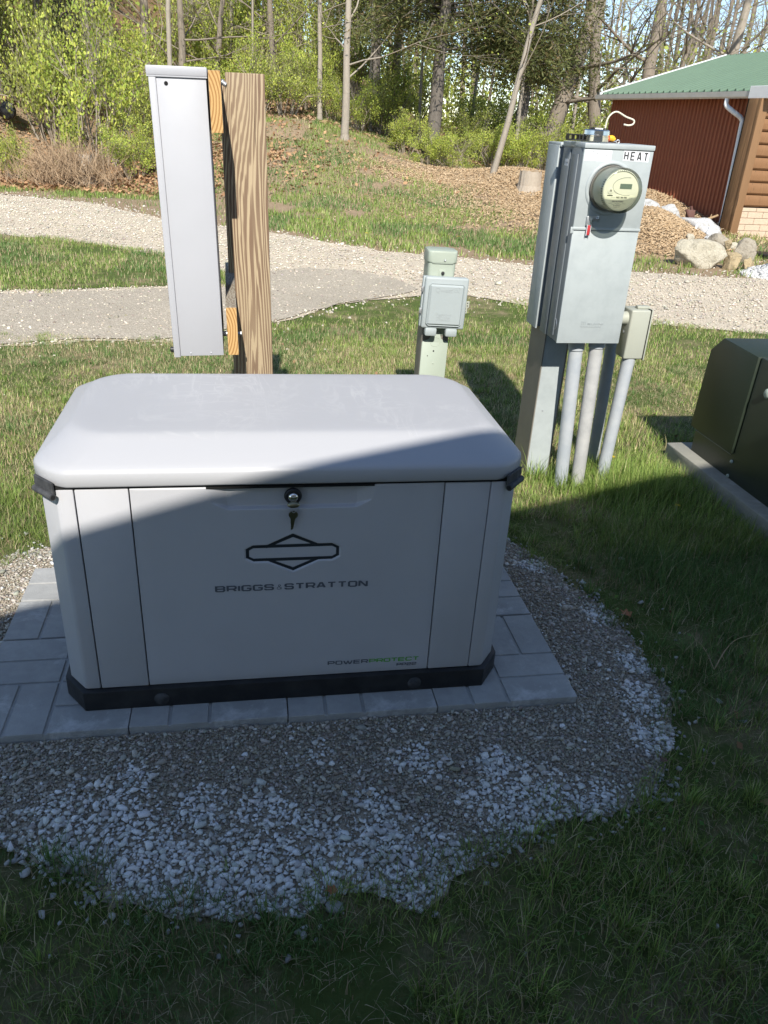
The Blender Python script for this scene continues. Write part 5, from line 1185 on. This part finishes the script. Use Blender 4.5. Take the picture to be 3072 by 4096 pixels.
# individually placed trunks
make_tree('slender_tree', 'slender pale tree with a flared foot in the middle of the bank', 'tree', 101, gp(745, 21.5), R(20), 1.0, TG, H=11, r=.085, lean=(-.01, 0), depth=4, leaves=900, bark='barkpale', first=.24, spread=.9)
make_tree('slender_tree', 'slender tree left of the flared one, standing in the bushes', 'tree', 102, gp(690, 23.5), R(60), 1.0, TG, H=11, r=.06, lean=(.03, 0), depth=4, leaves=900, bark='barkpale', first=.27)
make_tree('slender_tree', 'thin tree leaning right above the wood chip mound', 'tree', 103, gp(1066, 19.0), R(0), 1.0, TG, H=9, r=.062, lean=(.17, 0), depth=4, leaves=500, bark='barkpale', first=.36, spread=.9)
make_tree('slender_tree', 'straight pole-like trunk rising behind the white cabinet', 'tree', 104, gp(368, 20.5), R(0), 1.0, TG, H=14, r=.05, lean=(0, 0), depth=3, leaves=600, bark='barkpale', first=.5)
make_tree('forked_tree', 'dark twisted tree right of the pole-like trunk', 'tree', 105, gp(398, 27), R(0), 1.0, TG, H=12, r=.12, lean=(.03, 0), depth=5, leaves=2600, first=.22)
make_tree('forked_tree', 'tree seen just above the board ends', 'tree', 106, gp(466, 28), R(40), 1.0, TG, H=12, r=.09, lean=(0, 0), depth=5, leaves=2600, first=.24)
make_tree('forked_tree', 'brown double-trunked tree above the timber post', 'tree', 105, gp(590, 29), R(120), .9, TG)
make_tree('large_tree', 'stout tree leaning right, left of the meter box', 'tree', 110, gp(1160, 25), R(0), 1.0, TG, H=15, r=.22, lean=(.26, 0), depth=4, leaves=1800, kind='olive', first=.26, spread=.8)
make_tree('large_tree', 'tall crooked tree rising behind the left end of the barn', 'tree', 111, gp(1372, 29), R(0), 1.0, TG, H=16, r=.22, lean=(.02, 0), depth=5, leaves=2200, kind='spring', first=.20, spread=.8)
make_tree('large_tree', 'big forked tree spreading between the meter box and barn roof', 'tree', 112, gp(1300, 27), R(0), 1.0, TG, H=15, r=.20, lean=(-.16, 0), depth=5, leaves=1500, kind='olive', first=.18, spread=.95)
make_tree('slender_tree', 'pale mossy trunk rising behind the green barn roof', 'tree', 113, gp(1523, 30), R(0), 1.0, TG, H=15, r=.17, lean=(.03, 0), depth=5, leaves=2600, kind='spring', bark='barkpale', first=.28)
make_tree('large_tree', 'heavy-limbed tree at the top right corner behind the barn', 'tree', 110, gp(1720, 27), R(175), 1.0, TG)
make_tree('slender_tree', 'thin trunk just left of the stout leaning tree', 'tree', 102, gp(1118, 24), R(200), .9, TG)
make_tree('slender_tree', 'thin mossy sapling behind the metal tin', 'tree', 104, gp(1232, 27), R(90), .9, TG)
spots = [(40, 27, 106), (110, 24, 102), (150, 30, 105), (215, 26, 104), (262, 29, 101), (320, 31, 112), (430, 33, 104), (500, 30, 102), (545, 26, 104), (640, 31, 106), (715, 33, 105), (800, 25, 104), (850, 31, 111), (905, 27, 104), (1010, 30, 102), (1045, 34, 106), (1190, 33, 101), (1262, 34, 105), (1330, 36, 106), (1420, 33, 112), (1455, 36, 104), (1490, 34, 105), (1580, 35, 106), (1625, 38, 101), (1690, 36, 111)]
DESC = ['far left edge', 'left end', 'left side', 'left third', 'space left of the white cabinet', 'space just left of the cabinet top', 'space above the cabinet', 'space above the upper board end', 'space above the timber post', 'space right of the timber post', 'gap between the two middle slender trees', 'space left of the cedars', 'back of the left cedar', 'front of the left cedar', 'gap right of the cedar trunk', 'gap beside the thin leaning tree', 'space above the slotted clip', 'space left of the cream cable', 'space above the cream cable', 'far left part of the barn roof', 'left part of the barn roof', 'middle of the barn roof edge', 'barn ridge', 'right part of the barn roof', 'far right edge']
for i, ((px, Y, key), ds) in enumerate(zip(spots, DESC)):
    make_tree('woodland_tree', 'background woodland trunk seen at the '+ds, 'tree', key, gp(px, Y), R(47*i), .8+.35*((i*37) % 10)/10, 'background trees of the wood').scale.x *= .62
# cedars
def cedar(lb, px, Y, H, Rr, seed, kind='cedar'):
    rnd = random.Random(seed); loc = gp(px, Y); root = thing('cedar_tree', lb, 'tree', loc, 0, 'dark cedars in the middle of the wood')
    segs = []; p = Vector((0, 0, -.2)); r_ = .21
    P = []; C = []
    for i in range(12):
        q = p+Vector((rnd.gauss(0, .03), rnd.gauss(0, .03), H/12)); segs.append((*p, *q, r_, r_*.9)); p = q; r_ *= .9
    tw = []
    for i in range(220):
        z = rnd.uniform(.23, 1)**.9*H; a = rnd.uniform(0, 2*math.pi); L = Rr*(1-(z/H)**1.5*.75)*rnd.uniform(.5, 1.1)*(.65 if z < .3*H else 1)
        b0 = Vector((0, 0, z)); b1 = b0+Vector((math.cos(a)*L*.55, math.sin(a)*L*.55, L*.10)); b2 = b0+Vector((math.cos(a)*L, math.sin(a)*L, -L*.16+rnd.gauss(0, .15)))
        tw += [(*b0, *b1, .035, .022), (*b1, *b2, .022, .006)]
        n = int(520*L/Rr); t = np.sqrt(RNG.uniform(.06, 1, n))[:, None]
        c = np.where(t < .55, np.array(b0)+(np.array(b1)-np.array(b0))*t/.55, np.array(b1)+(np.array(b2)-np.array(b1))*(t-.55)/.45)
        off = RNG.normal(0, 1, (n, 3))*np.array([.17, .17, .08])*(.6+t); off[:, 2] -= np.abs(RNG.normal(0, .12, n))
        P.append(c+off)
    P = np.concatenate(P); n = len(P)
    # short hanging sprays: thin upright slivers
    d = RNG.normal(0, 1, (n, 3))*np.array([.8, .8, .55]); d /= np.linalg.norm(d, axis=1)[:, None]; s = RNG.uniform(.03, .085, n)[:, None]; w_ = np.cross(d, RNG.normal(0, 1, (n, 3))); w_ /= np.linalg.norm(w_, axis=1)[:, None]
    V = np.stack([P-d*s, P+w_*s*.24, P+d*s, P-w_*s*.24], 1).reshape(-1, 3); cols = leafcols(n, kind); old = RNG.uniform(0, 1, n) < .22; cols[old] = leafcols(int(old.sum()), 'cedarold')
    Cc = np.ones((n, 4, 4)); Cc[..., :3] = cols[:, None]
    segmesh('trunk', segs, M['barkdark'], root, 9); segmesh('boughs', tw, M['barkdark'], root, 4); fast('foliage', V, np.arange(4*n).reshape(-1, 4), M['leaf'], root, col=Cc.reshape(-1, 4))
cedar('dark green cedar with a bare scarred trunk in the middle of the wood', 938, 22.5, 9.5, 2.7, 5)
cedar('dark green cedar right behind the thin leaning tree', 1120, 24.5, 9.0, 2.5, 6)
cedar('dark green cedar at the back left of the scarred cedar', 800, 28, 10, 2.3, 8)
cedar('small shadowy cedar at the far top left corner', 10, 23, 9, 2.0, 9)
# bushes
BP = {}
def bush(lb, px, Y, w_, h_, key, group='leafing bushes along the wood edge', kind='spring', nl=9000, ls=.044, name='bush', dz=0):
    loc = gp(px, Y); root = thing(name, lb, 'bush', (loc[0], loc[1], loc[2]+dz), R(key*71+px), group); root.scale = (w_, w_, h_)
    if key not in BP:
        rnd = random.Random(key); out = []; tips = []
        for k in range(15):
            a = rnd.uniform(0, 6.28); b0 = Vector((math.cos(a)*.12, math.sin(a)*.12, -.05)); d = Vector((math.cos(a)*rnd.uniform(.1, .9), math.sin(a)*rnd.uniform(.1, .9), 1)).normalized()
            grow(rnd, b0, d, rnd.uniform(.26, .52), .014, 2, out, tips, .22, (2, 3), .66, .75, .05, 4)
        T = np.array([tuple(t) for t in tips]); T[:, 2] = np.maximum(T[:, 2], .03)
        cl = T[RNG.integers(0, len(T), 90)]; P = []
        m1 = int(nl*.7); P.append(T[RNG.integers(0, len(T), m1)]+RNG.normal(0, .035, (m1, 3))); m2 = nl-m1
        P.append(cl[RNG.integers(0, 90, m2)]+RNG.normal(0, .06, (m2, 3))); P = np.concatenate(P); P[:, 2] = np.abs(P[:, 2])+.01
        mix_ = leafcols(nl, kind); od = (RNG.uniform(0, 1, nl) < (.55 if key == 3 else .2)); mix_[od] = leafcols(int(od.sum()), 'olive')
        bl_ = vnoise(P[:, 0]+3*P[:, 2], P[:, 1], 3.5, key)[:, None]; mix_ = mix_*(.72+.5*bl_)
        thin = vnoise(P[:, 0]*1.3+P[:, 1], P[:, 2]*1.2, 3.0, key+20) > .30; P, mix_ = P[thin], mix_[thin]; nl = len(P)
        BP[key] = [segmesh('stems', [s[1:] for s in out], M['twig'], root, 3), leafquads(P, RNG.uniform(.6, 1.3, nl)*ls/1.6, mix_, 'leaves', M['leaf'], root)]
    else:
        for q in BP[key]: c = q.copy(); COL.objects.link(c); c.parent = root
    return root
B1 = [(215, 19.5, 2.3, 3.9, 1, 'largest bright green bush filling the upper left'), (285, 17.8, 1.1, 1.35, 2, 'round bright bush at the foot of the largest one, beside the cabinet'), (120, 22, 2.2, 4.3, 3, 'bright bush left of the largest one'), (20, 17.6, .8, 1.2, 4, 'small bush at the left edge above the leaf litter'), (45, 24, 1.9, 3.4, 1, 'tall bush at the left edge behind the dark trailer'), (325, 22.5, 1.7, 2.9, 3, 'bush right behind the cabinet top left corner'),
      (400, 25, 1.6, 2.0, 2, 'bush above the left half of the cabinet'), (470, 26, 1.6, 2.0, 4, 'bush above the right half of the cabinet'), (560, 25, 1.6, 2.2, 1, 'bush directly behind the top of the timber post'), (620, 23.5, 1.5, 2.0, 3, 'bright bush right of the timber post'), (665, 25.5, 1.4, 2.4, 2, 'bush between the timber post and the slender trees'), (715, 24.5, 1.0, 1.4, 4, 'low bush between the two slender trees'),
      (770, 23.5, 1.2, 1.6, 1, 'bush right of the flared slender tree'), (820, 25, 1.4, 2.0, 3, 'bush under the left side of the cedar'), (880, 22.5, 1.0, 1.2, 2, 'bright low bush left of the cedar trunk'), (930, 21.3, 1.1, 1.0, 4, 'bright low bush in front of the cedar trunk'), (985, 21.0, 1.1, 1.0, 1, 'bright low bush above the wood chip mound'), (1020, 24, 1.4, 1.8, 3, 'bush right of the cedar trunk'),
      (1080, 22, 1.2, 1.4, 2, 'bush behind the thin leaning tree'), (1130, 22, 1.1, 1.5, 4, 'bush behind the tree stump'), (1200, 22.5, 1.3, 1.6, 1, 'bush left of the meter boxes'), (1250, 24, 1.2, 1.6, 3, 'bush right behind the metal tin'), (1290, 25, 1.2, 1.7, 2, 'bush at the left end of the barn'), (500, 29, 2.2, 2.6, 1, 'hazy bush far back behind the cabinet top'), (740, 30, 2.4, 3.0, 3, 'tall hazy bush far back behind the flared tree'), (1060, 29, 2.2, 2.6, 4, 'tall hazy bush far back right of the cedar'), (880, 30, 2.2, 2.6, 2, 'tall hazy bush far back behind the cedar'), (250, 27, 2.2, 3.4, 4, 'tall hazy bush far back behind the largest bush'), (1180, 28, 2.0, 2.4, 2, 'tall hazy bush far back behind the stout tree'),
      (80, 28, 2.6, 5.5, 2, 'very tall hazy shrub at the top left'), (190, 30, 2.8, 6.0, 1, 'very tall hazy shrub above the largest bush'), (430, 30, 2.6, 5.0, 3, 'very tall hazy shrub above the white cabinet'), (560, 31, 2.6, 5.4, 2, 'very tall hazy shrub above the timber post'), (670, 31, 2.4, 4.2, 1, 'very tall hazy shrub behind the slender trees')]
for px, Y, w_, h_, key, lb in B1: bush(lb, px, Y, w_, h_, key)
# dry brush heap, stumps, trailer
root = thing('brush_pile', 'dry brown brush heap around a stump at the left', 'brush pile', gp(140, 17.0), 0)
segs = []
for k in range(1300):
    x0, y0 = random.gauss(0, .50), random.gauss(0, .35); z0 = random.uniform(0, .55)*math.exp(-x0*x0/1.2); L = random.uniform(.2, .75); d = Vector((random.gauss(-.1, .45), random.gauss(0, .45), random.uniform(.2, 1))).normalized()*L
    segs.append((x0, y0, z0, x0+d.x, y0+d.y, z0+d.z, .006, .002))
segmesh('dry_stems', segs, M['twigpale'], root, 3)
M['stump'] = barkmat('weathered_stump', (.33, .26, .19), (.52, .46, .38))
def stump(lb, px, Y, r_, h_, seed):
    loc = gp(px, Y); rnd = random.Random(seed); root = thing('tree_stump', lb, 'stump', loc, 0, None)
    bm = bmesh.new(); n = 36; ks = [(1.35, -.1), (1.15, .12), (1.0, .4), (.97, .8), (.95, 1.0)]; rings = []
    for q, (kk, hh) in enumerate(ks): rings.append([bm.verts.new((math.cos(2*math.pi*i/n)*r_*kk*(1+.12*mnoise.noise(Vector((math.cos(2*math.pi*i/n)*3, math.sin(2*math.pi*i/n)*3, seed)))), math.sin(2*math.pi*i/n)*r_*kk, h_*(hh+(.10*mnoise.noise(Vector((i*.5, seed, 0))) if q == 4 else 0)))) for i in range(n)])
    for a, b in zip(rings, rings[1:]):
        for i in range(n): bm.faces.new((a[i], a[(i+1) % n], b[(i+1) % n], b[i]))
    bobj('stump_bark', bm, M['stump'], root)
    bm = bmesh.new(); vs = [bm.verts.new((math.cos(2*math.pi*i/n)*r_*.94, math.sin(2*math.pi*i/n)*r_*.94, h_*.985)) for i in range(n)]; bm.faces.new(vs); bobj('cut_top', bm, M['oldwood'], root)
stump('weathered tree stump at the end of the wood chip mound', 1157, 17.6, .23, .46, 1)
stump('pale jagged stump in the brush heap at the left', 178, 17.1, .16, .62, 2)
tl_ = thing('farm_trailer', 'dark old trailer frame at the far left edge', 'trailer', (at(-12, 163, 22).x, 22, ztf(at(-12, 163, 22).x, 22)+.22), R(-6))
bm = bmesh.new(); box(bm, -1.5, .55, -.3, .3, .10, .20, bev=.01); bobj('trailer_bed', bm, M['rustbrown'], tl_)
bm = bmesh.new(); box(bm, -1.5, .50, -.32, -.29, .20, .30); bobj('side_rail', bm, M['oldwood'], tl_)
for q in (-.15, .42):
    bm = bmesh.new(); lathe(bm, [(.17, -.06), (.20, -.04), (.20, .04), (.17, .06)], 24, Matrix.Translation((q, -.33, -.02)) @ RX); bobj('wheel', bm, M['black'], tl_, angle=40)
# far woods (uncountable mass)
segs = []; rnd = random.Random(77)
for k in range(190):
    x = rnd.uniform(-38, 44); y = rnd.uniform(36, 64); z = ztf(x, y); h = rnd.uniform(9, 17); r_ = rnd.uniform(.07, .2); p = Vector((x, y, z-.2)); d = Vector((rnd.gauss(0, .06), 0, 1))
    for i in range(5):
        q = p+d*h/5+Vector((rnd.gauss(0, .15), 0, 0)); segs.append((*p, *q, r_, r_*.82)); p = q; r_ *= .82
        if i > 0:
            for b in range(3):
                e = Vector((rnd.gauss(0, 1), rnd.gauss(0, 1), rnd.uniform(.3, 1.1))).normalized()*rnd.uniform(1.2, 3.2); segs.append((*p, *(p+e), r_*.35, .015))
                for t in range(5):
                    s0 = p+e*rnd.uniform(.3, 1); f = Vector((rnd.gauss(0, 1), rnd.gauss(0, 1), rnd.uniform(0, 1))).normalized()*rnd.uniform(.5, 1.6); segs.append((*s0, *(s0+f), .016, .006))
o = segmesh('far_woods', segs, M['bark'], None, 3); tag(o, 'distant bare trunks and twigs of the wood', kind='stuff')
n = 80000; cx = RNG.uniform(-36, 22, 900); cy = RNG.uniform(31, 56, 900); cz = RNG.uniform(0, 1, 900)**1.5*np.where(cx < 2, 6, 4.0); idx = RNG.integers(0, 900, n)
P = np.stack([cx[idx]+RNG.normal(0, .8, n), cy[idx]+RNG.normal(0, .8, n), cz[idx]+RNG.normal(0, .55, n)], -1); P[:, 2] = zt(P[:, 0], P[:, 1])+np.abs(P[:, 2])
kk = RNG.uniform(0, 1, n) < .55; cols = leafcols(n, 'spring'); cols[kk] = leafcols(int(kk.sum()), 'olive')
leafquads(P, RNG.uniform(.12, .24, n), cols, 'far_foliage', M['leaf'], None, 0, 'hazy young foliage of the distant wood')

# ------------------------------------------------------------------ small things in the grass
M['dandy'] = mat('dandelion_yellow', (.80, .55, .02), .6); M['deadleaf'] = mat('dead_leaf', (.32, .12, .05), .7); M['plastic'] = mat('clear_scrap', (.45, .48, .45), .4)
def dandelion(x, y, lb, s=.016):
    bm = bmesh.new(); 
    for k in range(22):
        a = k*2.4; r0 = s*(.35+.65*(k/22)); c, s_ = math.cos(a), math.sin(a); w_ = s*.16
        vs = [bm.verts.new(v) for v in ((c*r0*.1, s_*r0*.1, .042), (c*r0-s_*w_, s_*r0+c*w_, .044+.004*(1-k/22)), (c*r0+s_*w_, s_*r0-c*w_, .044+.004*(1-k/22)))]; bm.faces.new(vs)
    root = thing('dandelion', lb, 'flower', (x, y, ztf(x, y)), 0, 'dandelions in the grass')
    bobj('flower_head', bm, M['dandy'], root)
    bm = bmesh.new(); tube(bm, [(0, 0, 0), (0, 0, .042)], .0015, 5); bobj('flower_stalk', bm, M['pedgreen'], root)
dandelion(1.22, 3.93, 'dandelion right of the conduits', .02); dandelion(1.14, 3.98, 'dandelion just behind the right conduit', .013); dandelion(1.40, 3.36, 'shaded dandelion left of the concrete pad')
for i, (px, Y, ds) in enumerate(((648, 17.5, 'upper left part of the bank'), (672, 18.5, 'bank by the slender trees'), (690, 13.8, 'middle of the grassy bank'), (700, 13.7, 'middle of the grassy bank beside its twin'), (745, 12.6, 'bank just beyond the driveway'), (800, 12.4, 'bank right of the others near the driveway'), (880, 14.5, 'edge of the wood chips'), (1010, 12.6, 'chips beyond the telephone box'), (760, 16.5, 'bank left of the chip mound'), (627, 16.2, 'bank right of the timber post'))):
    p = gp(px, Y); dandelion(p[0], p[1], 'small yellow dandelion on the '+ds, .035)
def deadleaf(x, y, rz, lb, s=.03, m='deadleaf'):
    bm = bmesh.new(); pts = [(0, -s), (s*.5, -s*.5), (s*.9, -s*.1), (s*.45, s*.2), (s*.6, s*.8), (0, s*.6), (-s*.5, s), (-s*.4, s*.2), (-s*.95, 0), (-s*.45, -s*.5)]
    vs = [bm.verts.new((a, b, .012+.35*abs(a)+.2*abs(b))) for a, b in pts]; c = bm.verts.new((0, 0, .012))
    for i in range(len(vs)): bm.faces.new((c, vs[i], vs[(i+1) % len(vs)]))
    o = bobj('fallen_leaf', bm, M[m], None); o.location = (x, y, .01); o.rotation_euler = (0, 0, rz); tag(o, lb, 'leaf')
deadleaf(*onz_xy(1350, 1337)[:2], .4, 'curled orange leaf in the grass right of the slabs', .026)
deadleaf(*onz_xy(716, 1938)[:2], 1.4, 'round rust brown leaf at the front edge of the stones', .016)
deadleaf(*onz_xy(1430, 1655)[:2], 2.4, 'dark purple leaf at the right edge of the stones', .014, 'rustbrown')
tw = thing('forked_twig', 'thin grey forked twig lying in the grass at the right', 'twig', (onz_xy(1536, 1450)[0], onz_xy(1536, 1450)[1], .03))
bm = bmesh.new(); b0 = Vector((0, 0, .0))
def tl(px, py, z=.03): p = onz_xy(px, py); return Vector((p[0], p[1], z))-Vector((tw.location.x, tw.location.y, .0))-Vector((0, 0, 0))
b_ = onz_xy(1536, 1450); tw.location = (b_[0], b_[1], 0)
tube(bm, smoothcurve([tl(1500, 1390, .02), tl(1520, 1425, .035), tl(1538, 1462, .03)], 4), .0016, 6)
tube(bm, smoothcurve([tl(1538, 1462, .03), tl(1558, 1430, .045), tl(1585, 1405, .05), tl(1640, 1390, .045)], 4), [.0018]*5+[.0014]*5+[.0009]*3, 6); bobj('twig_stem', bm, M['twigpale'], tw)

# low weeds
x, y = lawn_pts(5200, -2.6, 3.2, .5, 6.2, .0); k = vnoise(x, y, 3.3, 91) > .52; x, y = x[k], y[k]; n = len(x); t = RNG.uniform(0, 1, (n, 1))
leafquads(np.stack([x, y, RNG.uniform(.008, .03, n)], -1), RNG.uniform(.010, .022, n), np.array([.10, .24, .05])*t+np.array([.20, .34, .08])*(1-t), 'low_weeds', M['leaf'], None, 2.5, 'small broad weed leaves in the lawn')
x, y = lawn_pts(260, -2.6, 3.2, .5, 6.2, .0); n = len(x); t = RNG.uniform(0, 1, (n, 1))
leafquads(np.stack([x, y, RNG.uniform(.010, .03, n)], -1), RNG.uniform(.018, .040, n), np.array([.36, .22, .12])*t+np.array([.20, .12, .07])*(1-t), 'leaf_crumbs', M['chip'], None, 1.5, 'small dead leaf pieces scattered in the lawn')
